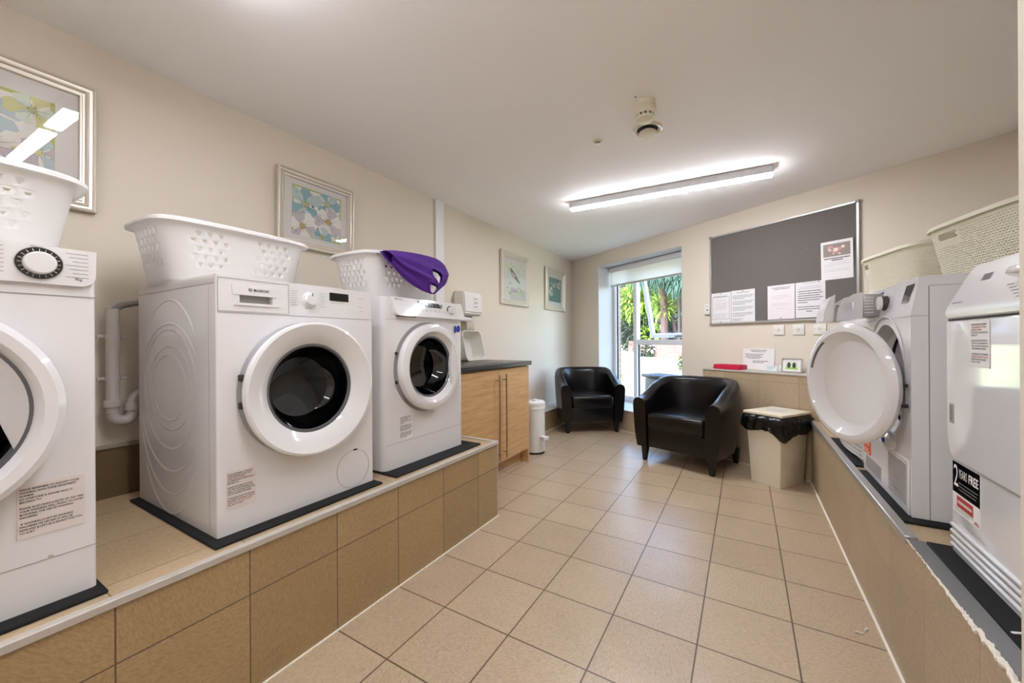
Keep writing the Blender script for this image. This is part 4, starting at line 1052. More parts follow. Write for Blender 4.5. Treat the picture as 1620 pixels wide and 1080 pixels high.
# even perimeter samples
def even(w_, h_, n):
    pts = [Vector((a, b_, 0)) for a, b_ in rrect(w_, h_, .02, 6)]; pts.append(pts[0]); ds = [0]
    for a, b_ in zip(pts[:-1], pts[1:]): ds.append(ds[-1] + (b_ - a).length)
    out = []
    for k in range(n):
        t = ds[-1] * k / n; i = max(j for j in range(len(ds)) if ds[j] <= t); fr = (t - ds[i]) / max(1e-9, ds[i + 1] - ds[i]); out.append(pts[i].lerp(pts[i + 1], fr))
    return out
for j, (gr, z) in enumerate(((0, .514), (.014, .505), (.026, .47), (.022, .44), (.030, .41), (.012, .385), (.003, .38))):
    base = even(.262 + 2 * gr, .345 + 2 * gr, NN); row = []
    for k, p in enumerate(base):
        dn = p.normalized(); ph = k / NN * 2 * PI
        dz = (.030 * math.sin(ph * 2 + 1) + .018 * math.sin(ph * 5)) * (j / 6) if j > 1 else 0
        rp = rg.uniform(-.008, .010) if 0 < j < 6 else 0
        fold = .010 * math.sin(k * 1.7 + j) if 1 < j < 6 else 0
        row.append(bm.verts.new((p.x + dn.x * (rp + fold), p.y + dn.y * (rp + fold), z + dz + (rg.uniform(-.004, .004) if j else 0))))
    rws.append(row)
for a, b_ in zip(rws[:-1], rws[1:]):
    for k in range(NN): bm.faces.new((a[k], a[(k + 1) % NN], b_[(k + 1) % NN], b_[k]))
finish(bm, 'bin_liner', M_bag, wb, thick=-1, smooth=60)

# ------------------------------------------------------------------ waste pipe, hose, cable trunking on the left wall
wp = thing('waste_pipe', 'white plastic standpipe with a trap clipped to the wall between two washing machines', 'pipe', (-1.10, -.40, .74), 0)
bm = nbm(); pts = [(0, 0, .475), (0, 0, .062)] + [(0, .030 - .030 * math.cos(R(a)), .062 - .034 * math.sin(R(a))) for a in range(15, 181, 15)] + [(0, .060, .10)] + [(0, .092 - .032 * math.cos(R(a)), .10 + .032 * math.sin(R(a))) for a in range(15, 91, 25)] + [(0, .26, .132)]
tube(bm, pts[:2], .0205, 20); tube(bm, pts[2 - 1:], .0205, 20); finish(bm, 'pipe', M_pvc, wp)
bm = nbm(); lathe(bm, (0, 0, .10), 'Z', [(.0205, -.014), (.027, -.012), (.027, .012), (.0205, .014)], 24); finish(bm, 'coupling', M_pvc, wp)
bm = nbm(); lathe(bm, (0, .060, .082), 'Z', [(.0205, -.016), (.028, -.014), (.028, .014), (.0205, .016)], 24)
finish(bm, 'coupling', M_pvc, wp)
for z in (.20, .365):
    bm = nbm(); lathe(bm, (0, 0, z), 'Z', [(.0205, -.008), (.0245, -.008), (.0245, .008), (.0205, .008)], 24); box(bm, -.065, -.02, -.006, .006, z - .008, z + .008); box(bm, -.012, .0, -.045, .042, z - .007, z + .007, .002, 1)
    finish(bm, 'pipe_clip', M_pvc, wp)
hs = thing('drain_hose', 'grey hose arching from the standpipe behind the middle washing machine', 'hose', (-1.10, -.40, 1.19), 0)
bm = nbm(); hp_ = [(0, .0, -.10), (0, .0, -.0), (0, .02, .035), (0, .06, .05), (0, .12, .062), (0, .22, .065), (0, .32, .04), (.0, .36, -.06)]; hs_ = []
for k in range(len(hp_) - 1):
    q_ = [Vector(hp_[max(0, min(len(hp_) - 1, k + d))]) for d in (-1, 0, 1, 2)]
    for f in (0, .2, .4, .6, .8): hs_.append(.5 * (2 * q_[1] + (q_[2] - q_[0]) * f + (2 * q_[0] - 5 * q_[1] + 4 * q_[2] - q_[3]) * f * f + (3 * q_[1] - q_[0] - 3 * q_[2] + q_[3]) * f ** 3))
tube(bm, hs_ + [hp_[-1]], .012, 14); finish(bm, 'hose', M_hose, hs)
ct = tag(finish((lambda b_: (box(b_, WX, WX + .018, 1.552, 1.655, 1.05, ZC, .003, 1), b_)[1])(nbm()), 'cable_trunking', M_trunk), 'white vertical cable trunking from the ceiling down the left wall', 'trunking')

# ------------------------------------------------------------------ laundry baskets
def basket(name, label, group, m, loc, rotz, L0, W0, L1_, W1, H, holes, rim_dip=None, nu=96, rows_=14, slot=None, rim_w=.022, foot=True):
    """L along local x, W along y; bottom L0 x W0, top L1 x W1. holes(u metres from corner, side, v 0..1) -> hole kind or None"""
    t_ = thing(name, label, 'laundry basket', loc, rotz, group)
    def loop(v, ang):
        l = L0 + (L1_ - L0) * v; w_ = W0 + (W1 - W0) * v; e = 5.0
        c, s_ = math.cos(ang), math.sin(ang)
        k = (abs(c) ** e + abs(s_) ** e) ** (-1 / e)
        return k * c * l / 2, k * s_ * w_ / 2
    # angles spread evenly along the perimeter
    fine = [2 * PI * i / 2000 for i in range(2001)]; d_ = [0]; last = loop(.5, 0)
    for a in fine[1:]:
        q = loop(.5, a); d_.append(d_[-1] + math.hypot(q[0] - last[0], q[1] - last[1])); last = q
    def ang_at(f):
        f = f % 1.0; t = d_[-1] * f; lo, hi = 0, 2000
        while hi - lo > 1:
            md_ = (lo + hi) // 2
            if d_[md_] <= t: lo = md_
            else: hi = md_
        return fine[lo] + (fine[hi] - fine[lo]) * (t - d_[lo]) / max(1e-9, d_[hi] - d_[lo])
    def top_h(f):
        return H + (rim_dip(f) if rim_dip else 0)
    def P(f, v):
        x, y = loop(v, ang_at(f)); return Vector((x, y, v * top_h(f)))
    bm = nbm(); cache = {}
    def V(f, v):
        key = (round(f % 1.0, 5), round(v, 5))
        if key not in cache: cache[key] = bm.verts.new(P(f, v))
        return cache[key]
    for j in range(rows_):
        v0, v1 = j / rows_, (j + 1) / rows_; off = .5 if j % 2 else 0
        for i in range(nu):
            f0, f1 = (i + off) / nu, (i + 1 + off) / nu; fm = (f0 + f1) / 2; vm = (v0 + v1) / 2
            kind = holes(fm % 1.0, vm, j)
            if kind == 'gap': continue
            out = [V(f0, v0), V(fm, v0), V(f1, v0), V(f1, vm), V(f1, v1), V(fm, v1), V(f0, v1), V(f0, vm)]
            if not kind:
                bm.faces.new(out); continue
            df, dv = (f1 - f0), (v1 - v0)
            if kind == 'tri':       # point-down triangle
                sh_ = [(0, -.38), (.02, -.36), (.12, -.1), (.24, .12), (.30, .34), (0, .36), (-.30, .34), (-.24, .12), (-.12, -.1)]
                inn = [(-.05, -.26), (.0, -.30), (.05, -.26), (.16, .02), (.25, .28), (.0, .30), (-.25, .28), (-.16, .02)]
            elif kind == 'slit':
                inn = [(-.22, -.15), (0, -.18), (.22, -.15), (.27, 0), (.22, .15), (0, .18), (-.22, .15), (-.27, 0)]
            else:                   # tall narrow drop
                inn = [(-.03, -.34), (.0, -.36), (.03, -.34), (.09, .05), (.15, .28), (.0, .32), (-.15, .28), (-.09, .05)]
            iv = [bm.verts.new(P(fm + a * df, vm + b_ * dv)) for a, b_ in inn]
            for k in range(8): bm.faces.new((out[k], out[(k + 1) % 8], iv[(k + 1) % 8], iv[k]))
    n_ = 96
    bot = [bm.verts.new(P(i / n_, 0)) for i in range(n_)]; bm.faces.new(bot)
    bmesh.ops.remove_doubles(bm, verts=bm.verts[:], dist=.0004)
    o = finish(bm, 'basket_wall', m, t_, thick=-1, smooth=60)
    md_ = o.modifiers.new('s', 'SOLIDIFY'); md_.thickness = .002; md_.offset = -1
    bm = nbm(); rr_ = []
    for i in range(n_):
        f = i / n_; p = P(f, 1.0); c = Vector((p.x, p.y, 0)).normalized()
        rr_.append([bm.verts.new(p + c * a + Vector((0, 0, b_))) for a, b_ in ((-.002, -.002), (.0, .002), (rim_w * .5, .004), (rim_w, -.003), (rim_w + .001, -.013), (rim_w - .002, -.013), (rim_w - .003, -.005), (.002, -.002))])
    for i in range(n_):
        a, b_ = rr_[i], rr_[(i + 1) % n_]
        for k in range(8): bm.faces.new((a[k], b_[k], b_[(k + 1) % 8], a[(k + 1) % 8]))
    finish(bm, 'rim', m, t_)
    if slot: boolean_slot(o, slot)
    return t_
def boolean_slot(o, s_):
    pass

def panel_holes(L, W):
    """two clusters of triangles on each long side, narrow drops over the short ends; fractions run from the middle of the +x end"""
    per = 2 * (L + W); fx = W / per; fl = L / per
    def h(f, v, j):
        if v < .2 or v > .88: return None
        g = min(f, 1 - f)                       # 0 at the +x end
        if g < fx / 2 * .72 or g > .5 - fx / 2 * .72: return 'drop' if v < .84 else None
        q = (g - fx / 2) / fl
        if .12 < q < .40 or .62 < q < .90: return 'tri' if v > .3 else None
        return None
    return h
G1 = 'white perforated laundry baskets on the washing machines'
basket('laundry_basket', 'white laundry basket on the washing machine lettered BOSCH', G1, M_basket, (-.815, -.125, 1.297), R(90), .46, .27, .535, .34, .222, panel_holes(.5, .3), nu=44, rows_=8)
basket('laundry_basket', 'white laundry basket cut by the left edge, on the black-dialled machine', G1, M_basket, (-.660, -.865, 1.310), R(90), .46, .27, .535, .34, .215, panel_holes(.5, .3), nu=44, rows_=8)
basket('laundry_basket', 'white laundry basket with a purple bag over its rim, beside the towel dispenser', G1, M_basket, (-.640, .605, 1.297), R(90), .46, .27, .54, .345, .222, panel_holes(.5, .3), nu=44, rows_=8)
G2 = 'cream woven-look baskets on the dryers'
def weave(slots):
    def h(f, v, j):
        if v < .08 or v > .9: return None
        for a, b_ in slots:
            if a < f < b_ and .73 < v < .87: return 'gap'
            if a - .012 < f < b_ + .012 and v > .64: return None
        return 'slit'
    return h
def dip(f): return .006 * math.cos(4 * PI * f * 2)
bk1 = basket('laundry_basket', 'cream woven-look laundry basket on the dryer with its door ajar', G2, M_basketc, (1.955, 1.19, 1.29), R(103), .50, .34, .57, .42, .235, weave([(.152, .205)]), nu=130, rows_=27, rim_w=.009)
bk2 = basket('laundry_basket', 'cream woven-look laundry basket on the farthest dryer, behind the other one', G2, M_basketc, (1.845, 1.87, 1.29), R(103), .46, .30, .53, .36, .235, weave([(.115, .155)]), nu=120, rows_=27, rim_w=.009)

# purple bag thrown over the right-hand white basket: body sheet with two handle loops
pbag = thing('shopping_bag', 'purple fabric bag hanging over the rim of a white laundry basket', 'bag', (-.40, .56, 1.30), 0)
UPL = [(-.191, .212), (-.127, .223), (-.023, .232), (.069, .234), (.157, .228), (.210, .202), (.234, .153)]
LOL = [(-.181, .149), (-.110, .095), (-.044, .064), (.025, .043), (.078, .034), (.116, .034), (.167, .066), (.215, .103), (.234, .153)]
HOLE1 = [(.087, .152), (.100, .162), (.123, .159), (.150, .150), (.165, .132), (.156, .108), (.139, .088), (.120, .096), (.106, .109), (.094, .130)]
HOLE2 = [(.064, .085), (.090, .084), (.130, .074), (.122, .054), (.110, .040), (.095, .036), (.078, .044)]
def smooth_at(pl, t):
    """Catmull-Rom through the points"""
    n_ = len(pl) - 1; t = max(0, min(.99999, t)) * n_; i = int(t); f = t - i
    p0, p1, p2, p3 = pl[max(i - 1, 0)], pl[i], pl[i + 1], pl[min(i + 2, n_)]
    return tuple(.5 * (2 * b_ + (c - a) * f + (2 * a - 5 * b_ + 4 * c - d) * f * f + (3 * b_ - a - 3 * c + d) * f ** 3) for a, b_, c, d in zip(p0, p1, p2, p3))
def inside(pt, pl):
    x, y = pt; r_ = False
    for (x1, y1), (x2, y2) in zip(pl, pl[1:] + pl[:1]):
        if (y1 > y) != (y2 > y) and x < (x2 - x1) * (y - y1) / (y2 - y1) + x1: r_ = not r_
    return r_
def edge_dist(pt, pl):
    best = 9
    for (x1, y1), (x2, y2) in zip(pl, pl[1:] + pl[:1]):
        dx, dy = x2 - x1, y2 - y1; t = max(0, min(1, ((pt[0] - x1) * dx + (pt[1] - y1) * dy) / (dx * dx + dy * dy)))
        best = min(best, math.hypot(pt[0] - x1 - t * dx, pt[1] - y1 - t * dy))
    return best
def bag_layer(nm, front):
    bm = nbm(); NU, NV = 84, 46; g = {}
    for i in range(NU + 1):
        u = i / NU; a = smooth_at(UPL, u * .965); b_ = smooth_at(LOL, u * .965)
        for j in range(NV + 1):
            v = j / NV; y = a[0] * (1 - v) + b_[0] * v; z = a[1] * (1 - v) + b_[1] * v
            bulge = math.sin(PI * min(1, v * 1.02) ** .8) * .045 * (1 - .88 * u)
            fold = .010 * math.sin(6.0 * v + 3.5 * u + 1.2) + .005 * math.sin(17 * v - 8 * u) + .012 * math.exp(-((v - .52 - .2 * u) / .06) ** 2)
            e = min(edge_dist((y, z), HOLE1), edge_dist((y, z), HOLE2)); roll_ = .007 * math.exp(-(e / .010) ** 2) * (1 - u ** 4); fold *= 1 - u ** 2; slant = .05 * (v - .5) * (1 - u) + .022 * u
            if front: x = -.010 + slant + bulge + fold * math.sin(PI * v) + roll_
            else: x = -.015 + slant - .3 * bulge
            g[i, j] = bm.verts.new((x, y, z))
    for i in range(NU):
        for j in range(NV):
            q = [g[i, j], g[i + 1, j], g[i + 1, j + 1], g[i, j + 1]]
            c = sum((v_.co for v_ in q), Vector()) / 4
            if any(inside((c.y - sh_, c.z), hl_) for hl_ in (HOLE1, HOLE2) for sh_ in ((0,) if front else (0, .006, .012, .018))): continue
            bm.faces.new(q)
    bmesh.ops.remove_doubles(bm, verts=bm.verts[:], dist=.0002)
    loose = [v_ for v_ in bm.verts if not v_.link_faces]; bmesh.ops.delete(bm, geom=loose, context='VERTS')
    bd = [v_ for v_ in bm.verts if v_.is_boundary]
    for _ in range(3):      # relax the cut edges of the openings
        new_ = {}
        for v_ in bd:
            nb_ = [e_.other_vert(v_) for e_ in v_.link_edges if e_.is_boundary]
            if len(nb_) == 2: new_[v_] = v_.co * .4 + (nb_[0].co + nb_[1].co) * .3
        for v_, c in new_.items(): v_.co = c
    o = finish(bm, nm, M_purple, pbag, thick=-1, smooth=80); md_ = o.modifiers.new('s', 'SOLIDIFY'); md_.thickness = .0025; return o
bag_layer('bag_front', True); bag_layer('bag_back', False)
# the mouth of the bag goes over the rim into the basket
bm = nbm(); g = [[bm.verts.new((-.030 - .14 * v, smooth_at(UPL, u * .62)[0] + .01 * v, smooth_at(UPL, u * .62)[1] + .006 * math.sin(PI * v) - .06 * v ** 2)) for v in [q / 8 for q in range(9)]] for u in [.04 + .96 * q / 20 for q in range(21)]]
for i in range(20):
    for j in range(8): bm.faces.new((g[i][j], g[i + 1][j], g[i + 1][j + 1], g[i][j + 1]))
o = finish(bm, 'bag_flap', M_purple, pbag, thick=-1, smooth=80); md_ = o.modifiers.new('s', 'SOLIDIFY'); md_.thickness = .0025

# ------------------------------------------------------------------ pictures
PAL = {'teal': mat('print_teal', '#83aeb4', .8), 'teal2': mat('print_teal_pale', '#b3c4c1', .8), 'lilac': mat('print_lilac', '#c0b7b9', .8), 'lilacd': mat('print_plum', '#6d5a66', .8),
       'olive': mat('print_olive', '#b0b27e', .8), 'yellow': mat('print_yellow', '#d0cd8c', .8), 'ochre': mat('print_ochre', '#b59a5c', .8), 'white': mat('print_white', '#e6e3d9', .8),
       'green': mat('print_border_green', '#b3bb6a', .8), 'ink': mat('print_ink', '#4c4a4c', .8), 'dteal': mat('print_deep_teal', '#4e8586', .8), 'pale': mat('print_pale_green', '#d5dcc9', .8), 'blue': mat('print_pale_blue', '#b7c6ca', .8), 'brown': mat('print_brown', '#8f7168', .8)}
def picture(label, y0, y1, z0, z1, fw_, mfr, art, mw, mh, border=None, lean=0.0, bg_='white', group='framed pictures on the left wall', depth=.026):
    W_, H_ = y1 - y0, z1 - z0
    t_ = thing('framed_picture', label, 'picture', (WX + .003, (y0 + y1) / 2, z0), 0, group)
    prof = [(0, 0), (0, depth * .8), (fw_ * .05, depth * .95), (fw_ * .13, depth), (fw_ * .2, depth * .9), (fw_ * .24, depth * .68), (fw_ * .42, depth * .62), (fw_ * .47, depth * .82), (fw_ * .56, depth * .86), (fw_ * .63, depth * .72), (fw_ * .66, depth * .5), (fw_ * .78, depth * .46), (fw_ * .83, depth * .62), (fw_ * .93, depth * .58), (fw_, depth * .3), (fw_, 0)]
    bm = nbm(); rows = []
    for off, x in prof:
        a, b_ = W_ / 2 - off, off
        rows.append([bm.verts.new((x, yy, zz)) for yy, zz in ((-a, b_), (a, b_), (a, H_ - b_), (-a, H_ - b_))])
    for a, b_ in zip(rows[:-1], rows[1:]):
        for k in range(4): bm.faces.new((a[k], a[(k + 1) % 4], b_[(k + 1) % 4], b_[k]))
    finish(bm, 'frame', mfr, t_, smooth=25)
    bm = nbm(); box(bm, .001, .0035, -W_ / 2 + fw_ - .002, W_ / 2 - fw_ + .002, fw_ - .002, H_ - fw_ + .002); finish(bm, 'mount', M_mount, t_, smooth=0)
    aw, ah = W_ - 2 * fw_ - 2 * mw, H_ - 2 * fw_ - 2 * mh
    mats = list(PAL.values()); ix = {k: i for i, k in enumerate(PAL)}
    bm = nbm(); cnt = [0]
    def poly(pts, c):
        cnt[0] += 1; e = .0040 + cnt[0] * 2.0e-6
        pts = [(max(-aw / 2, min(aw / 2, a)), max(0, min(ah, b_))) for a, b_ in pts]
        try: face(bm, [(e, a, fw_ + mh + b_) for a, b_ in pts], ix[c])
        except ValueError: pass
    poly([(-aw / 2, 0), (aw / 2, 0), (aw / 2, ah), (-aw / 2, ah)], border or bg_)
    ins = aw * .03 if border else 0
    if border: poly([(-aw / 2 + ins, ins), (aw / 2 - ins, ins), (aw / 2 - ins, ah - ins), (-aw / 2 + ins, ah - ins)], bg_)
    art(poly, aw, ah, ins)
    finish(bm, 'print', mats, t_, smooth=0, thick=-1)
    bm = nbm(); box(bm, .0065, .008, -W_ / 2 + fw_ - .002, W_ / 2 - fw_ + .002, fw_ - .002, H_ - fw_ + .002); finish(bm, 'glazing', M_pglass, t_, smooth=0)
    t_.rotation_euler = (0, lean, 0)
    return t_
def flower(poly, cx, cy, r, c1, c2, cc, n, rg, ph=0):
    for k in range(n):
        a = ph + 2 * PI * k / n + rg.uniform(-.15, .15); l = r * rg.uniform(.85, 1.1); wd = 3.5 / n
        pts = [(cx, cy)] + [(cx + l * f * math.cos(a + wd * s_), cy + l * f * math.sin(a + wd * s_)) for f, s_ in ((.45, -.7), (.8, -.85), (.98, -.45), (.93, 0), (1.0, .4), (.8, .85), (.45, .7))]
        poly(pts, c1 if k % 2 else c2)
    for k in range(n * 2):
        a = ph + PI * k / n + rg.uniform(-.1, .1); l = r * rg.uniform(.5, .85); t = .012 * r
        poly([(cx + t * math.sin(a), cy - t * math.cos(a)), (cx + l * math.cos(a), cy + l * math.sin(a)), (cx - t * math.sin(a), cy + t * math.cos(a))], 'lilacd' if c1.startswith('l') else 'dteal')
    poly([(cx + r * .2 * math.cos(2 * PI * q / 12), cy + r * .2 * math.sin(2 * PI * q / 12)) for q in range(12)], cc)
    for k in range(8):
        a = rg.uniform(0, 6.28); q = r * rg.uniform(.1, .3); e = r * .03
        poly([(cx + q * math.cos(a) - e, cy + q * math.sin(a) - e), (cx + q * math.cos(a) + e, cy + q * math.sin(a) - e), (cx + q * math.cos(a), cy + q * math.sin(a) + e)], 'ink')
def leafs(poly, w_, h_, n, rg, cs, sz=.05):
    for k in range(n):
        x, y = rg.uniform(-w_ / 2, w_ / 2), rg.uniform(0, h_); a = rg.uniform(0, 6.28); l = sz * rg.uniform(.5, 1.3) * w_; t = l * .28
        poly([(x, y), (x + l * .5 * math.cos(a) - t * math.sin(a), y + l * .5 * math.sin(a) + t * math.cos(a)), (x + l * math.cos(a), y + l * math.sin(a)), (x + l * .5 * math.cos(a) + t * math.sin(a), y + l * .5 * math.sin(a) - t * math.cos(a))], rg.choice(cs))
def art_a(poly, w_, h_, ins):
    rg = random.Random(11); leafs(poly, w_ - 2 * ins, h_, 46, rg, ['yellow', 'olive', 'yellow', 'ink', 'pale', 'teal2'], .08)
    flower(poly, -.26 * w_, .66 * h_, .33 * w_, 'teal', 'teal2', 'olive', 6, rg, .4); flower(poly, .2 * w_, .80 * h_, .28 * w_, 'teal', 'teal2', 'olive', 6, rg, 1.0)
    flower(poly, .22 * w_, .42 * h_, .31 * w_, 'lilac', 'white', 'ochre', 6, rg, .2); flower(poly, -.3 * w_, .2 * h_, .30 * w_, 'lilac', 'white', 'ochre', 6, rg, .9)
    flower(poly, .1 * w_, .08 * h_, .2 * w_, 'teal2', 'teal', 'olive', 5, rg, .1)
    leafs(poly, w_ - 2 * ins, h_ * .95, 40, rg, ['olive', 'ink', 'yellow', 'lilacd'], .035)
def art_b(poly, w_, h_, ins):
    rg = random.Random(4); leafs(poly, w_ * .9, h_, 14, rg, ['pale', 'yellow'], .1)
    flower(poly, .02 * w_, .70 * h_, .30 * w_, 'teal2', 'blue', 'dteal', 7, rg, .3); flower(poly, .36 * w_, .82 * h_, .17 * w_, 'yellow', 'pale', 'olive', 6, rg, .1)
    flower(poly, .08 * w_, .24 * h_, .26 * w_, 'lilac', 'white', 'brown', 8, rg, .6); flower(poly, .40 * w_, .28 * h_, .16 * w_, 'blue', 'lilac', 'yellow', 6, rg, .2); flower(poly, -.2 * w_, .45 * h_, .1 * w_, 'yellow', 'yellow', 'olive', 6, rg, .2)
    for k in range(26):
        a = rg.uniform(-.6, 2.6); x, y = .08 * w_, .24 * h_; t = .0012; l = rg.uniform(.12, .32) * w_
        poly([(x + t, y), (x + l * math.cos(a), y + l * math.sin(a)), (x - t, y + t)], 'brown')
def art_c(poly, w_, h_, ins):
    rg = random.Random(2)
    for k in range(34): x = -w_ / 2 + w_ * k / 34; poly([(x, 0), (x + w_ * .012, 0), (x + w_ * .012, h_), (x, h_)], 'teal2' if k % 2 else 'white')
    leafs(poly, w_, h_ * .3, 20, rg, ['yellow', 'pale', 'olive'], .12)
    for k in range(24): x, y = rg.uniform(-.5, .5) * w_, rg.uniform(.72, .98) * h_; poly([(x, y), (x + .04 * w_, y + .03 * w_), (x + .07 * w_, y), (x + .03 * w_, y - .03 * w_)], rg.choice(['yellow', 'pale', 'olive']))
    poly([(-.28 * w_, .83 * h_), (-.22 * w_, .84 * h_), (.05 * w_, .66 * h_), (.30 * w_, .42 * h_), (.27 * w_, .40 * h_), (.0, .52 * h_), (-.16 * w_, .60 * h_), (-.22 * w_, .70 * h_)], 'lilacd')
    poly([(-.18 * w_, .72 * h_), (-.04 * w_, .68 * h_), (.06 * w_, .58 * h_), (-.02 * w_, .56 * h_), (-.15 * w_, .62 * h_)], 'lilac')
    poly([(-.2 * w_, .1 * h_), (.14 * w_, .1 * h_), (.14 * w_, .24 * h_), (-.2 * w_, .24 * h_)], 'lilac'); poly([(-.2 * w_, .06 * h_), (.14 * w_, .06 * h_), (.14 * w_, .09 * h_), (-.2 * w_, .09 * h_)], 'white')
def art_d(poly, w_, h_, ins):
    rg = random.Random(8); leafs(poly, w_, h_, 50, rg, ['dteal', 'teal', 'olive', 'dteal'], .14)
    for x, y, r_ in ((-.32, .4, .16), (.3, .72, .14), (-.1, .68, .1)): flower(poly, x * w_, y * h_, r_ * w_, 'white', 'lilac', 'ink', 6, rg, .3)
picture('large silver framed picture of pale flowers at the left edge', -1.03, -.432, 1.592, 2.075, .048, M_silver, art_b, .058, .058, 'green', R(2.2))
picture('silver framed picture of teal and lilac flowers above the middle basket', .262, .748, 1.622, 2.055, .045, M_silver, art_a, .042, .030, 'green', R(2.2))
picture('framed picture of a bird on pale stripes, above the worktop', 2.552, 3.165, 1.470, 2.048, .062, M_silver2, art_c, .045, .05, None, R(1.0), 'pale')
picture('framed picture with a deep teal print, nearest the corner', 3.625, 4.250, 1.478, 2.036, .065, M_silver2, art_d, .055, .055, None, R(1.0), 'dteal')

# ------------------------------------------------------------------ notice board and papers on the far wall (frame: x along wall, -y into the room)
FR = lambda s, d, z: far(s, d, z)
nb = thing('notice_board', 'long grey felt notice board in an aluminium frame', 'notice board', far(-.375, -.001, 1.222), FA)
bm = nbm(); box(bm, -.578, .578, -.016, -.004, .012, .850); finish(bm, 'felt_panel', M_felt, nb, smooth=0)
bm = nbm(); bw_ = .014
box(bm, -.590, .590, -.024, -.001, 0, bw_ + .004, .003, 1); box(bm, -.590, .590, -.024, -.001, .848, .866, .003, 1)
box(bm, -.590, -.590 + .018, -.024, -.001, .004, .862, .003, 1); box(bm, .572, .590, -.024, -.001, .004, .862, .003, 1); finish(bm, 'frame', M_alu, nb)
for sx in (-1, 1):
    for zz in (.0, .851):
        bm = nbm(); cxx = sx * .580; box(bm, cxx - .0145, cxx + .0145, -.0265, 0, zz - .003, zz + .018, .004, 2); finish(bm, 'corner_cap', M_seam, nb)
PB = far_s_at_x
def sheet_paper(name, label, s0, s1, z0, z1, d=-.018, m=None, tilt=0.0, group=None, cat='notice', rt=.0):
    t_ = thing(name, label, cat, far((s0 + s1) / 2, d, z0), FA, group)
    t_.rotation_euler = (tilt, rt, FA)
    w_, h_ = s1 - s0, z1 - z0
    bm = nbm(); box(bm, -w_ / 2, w_ / 2, -.0012, 0, 0, h_); finish(bm, 'sheet', m or M_lam, t_, smooth=0)
    return t_, w_, h_
def pr_lines(par, w_, h_, lines, m, lh, bh, seed, top=.93, mx=.06, name='printing'):
    bm = nbm(); word_bars(bm, lambda u, v: (-w_ / 2 + mx * w_ + u, -.0018, v), w_ * (1 - 2 * mx), h_ * top, lines, lh, bh, seed=seed); return finish(bm, name, m, par, smooth=0)
def pin(par, x, z, m=None):
    bm = nbm(); lathe(bm, (x, -.001, z), 'Y', [(.004, 0), (.004, -.004), (0, -.005)], 10); return finish(bm, 'pin', m or M_ink, par)
GP = 'printed notices pinned to the grey board'
t1, w_, h_ = sheet_paper('paper_notice', 'notice with a ruled black border and red text, leftmost on the board', -.952, -.750, 1.237, 1.527, group=GP)
bm = nbm()
for a in ((-.42, .42, .115, .120), (-.42, .42, .845, .850), (-.42, -.412, .115, .85), (.412, .42, .115, .85)): box(bm, a[0] * w_, a[1] * w_, -.0018, -.0012, a[2] * h_, a[3] * h_)
finish(bm, 'ruled_border', M_ink, t1, smooth=0); pr_lines(t1, w_, h_, [(0, .9)], M_ink, .02, .005, 1, .885, .12); pr_lines(t1, w_, h_, [None, (.1, .8), None, (.05, .95), (.1, .9), (.15, .9), (.1, .9), (.05, .9)], M_inkr, .014, .002, 2, .80, .12); pr_lines(t1, w_, h_, [(.1, .9), (0, .9), (.1, .8), (0, .95)], M_inkg, .014, .002, 3, .30, .12)
pin(t1, 0, h_ * .965); pin(t1, 0, h_ * .03)
t2, w_, h_ = sheet_paper('paper_notice', 'notice with dense small grey print, second from the left on the board', -.746, -.530, 1.240, 1.532, group=GP)
pr_lines(t2, w_, h_, [(.2, .8), None] + [(0, 1), (0, .95), (0, .6), None] * 4 + [(0, .5), (.0, .4)], M_inkg, .0135, .0045, 4); pin(t2, 0, h_ * .965)
t3, w_, h_ = sheet_paper('paper_notice', 'notice with pale widely spaced print and a pinkish edge, third on the board', -.422, -.210, 1.246, 1.536, m=mat('paper_pinkish', '#e8e1e2', .4), group=GP)
pr_lines(t3, w_, h_, [(.12, .9), (.2, .85)], M_ink, .012, .004, 5); pr_lines(t3, w_, h_, [None, None, None, None, (.1, .8), (.1, .95), (.2, .6), None, None, (.1, .9), (.1, .8), None, (.3, .7)], M_inkg, .0135, .0012, 6, .88); pin(t3, 0, h_ * .03)
t4, w_, h_ = sheet_paper('paper_notice', 'notice with bold black lines of print, right of the pinkish one', -.204, .003, 1.249, 1.536, group=GP)
pr_lines(t4, w_, h_, [(.2, .75), None, (.1, .9), (0, .95)], M_inkg, .0135, .0025, 7, .96); pr_lines(t4, w_, h_, [(0, .95), (.03, 1), (0, .9), (.02, 1), (0, .9), (0, .4), None, (.0, .9), (0, .95), (.35, .6)], M_ink, .018, .0055, 8, .75, .08); pin(t4, .06, h_ * .97)
t5, w_, h_ = sheet_paper('poster', 'poster with a pink and brown photograph, hanging at the top right of the board', -.022, .180, 1.530, 1.822, d=-.020, cat='poster', m=M_paper, tilt=R(1.5))
bm = nbm(); box(bm, -.42 * w_, .42 * w_, -.0018, -.0012, .60 * h_, .93 * h_); ph = finish(bm, 'photograph', mat('poster_brown', '#8f8078', .5), t5, smooth=0)
bm = nbm(); rg = random.Random(6)
for k in range(26):
    a = rg.uniform(0, 6.28); r_ = rg.uniform(0, 1); cx0, cz0 = .0 + r_ * math.cos(a) * .30 * w_, .765 * h_ + r_ * math.sin(a) * .12 * h_; e = rg.uniform(.006, .014)
    pts = [(cx0 + e * math.cos(q * PI / 4), -.0020 - k * 1e-5, cz0 + e * .8 * math.sin(q * PI / 4)) for q in range(8)]
    face(bm, pts, k % 3)
finish(bm, 'photograph_detail', (mat('poster_pink', '#c98a84', .5), mat('poster_rose', '#d9aaa2', .5), mat('poster_cream', '#e6dccb', .5)), ph, smooth=0, thick=-1)
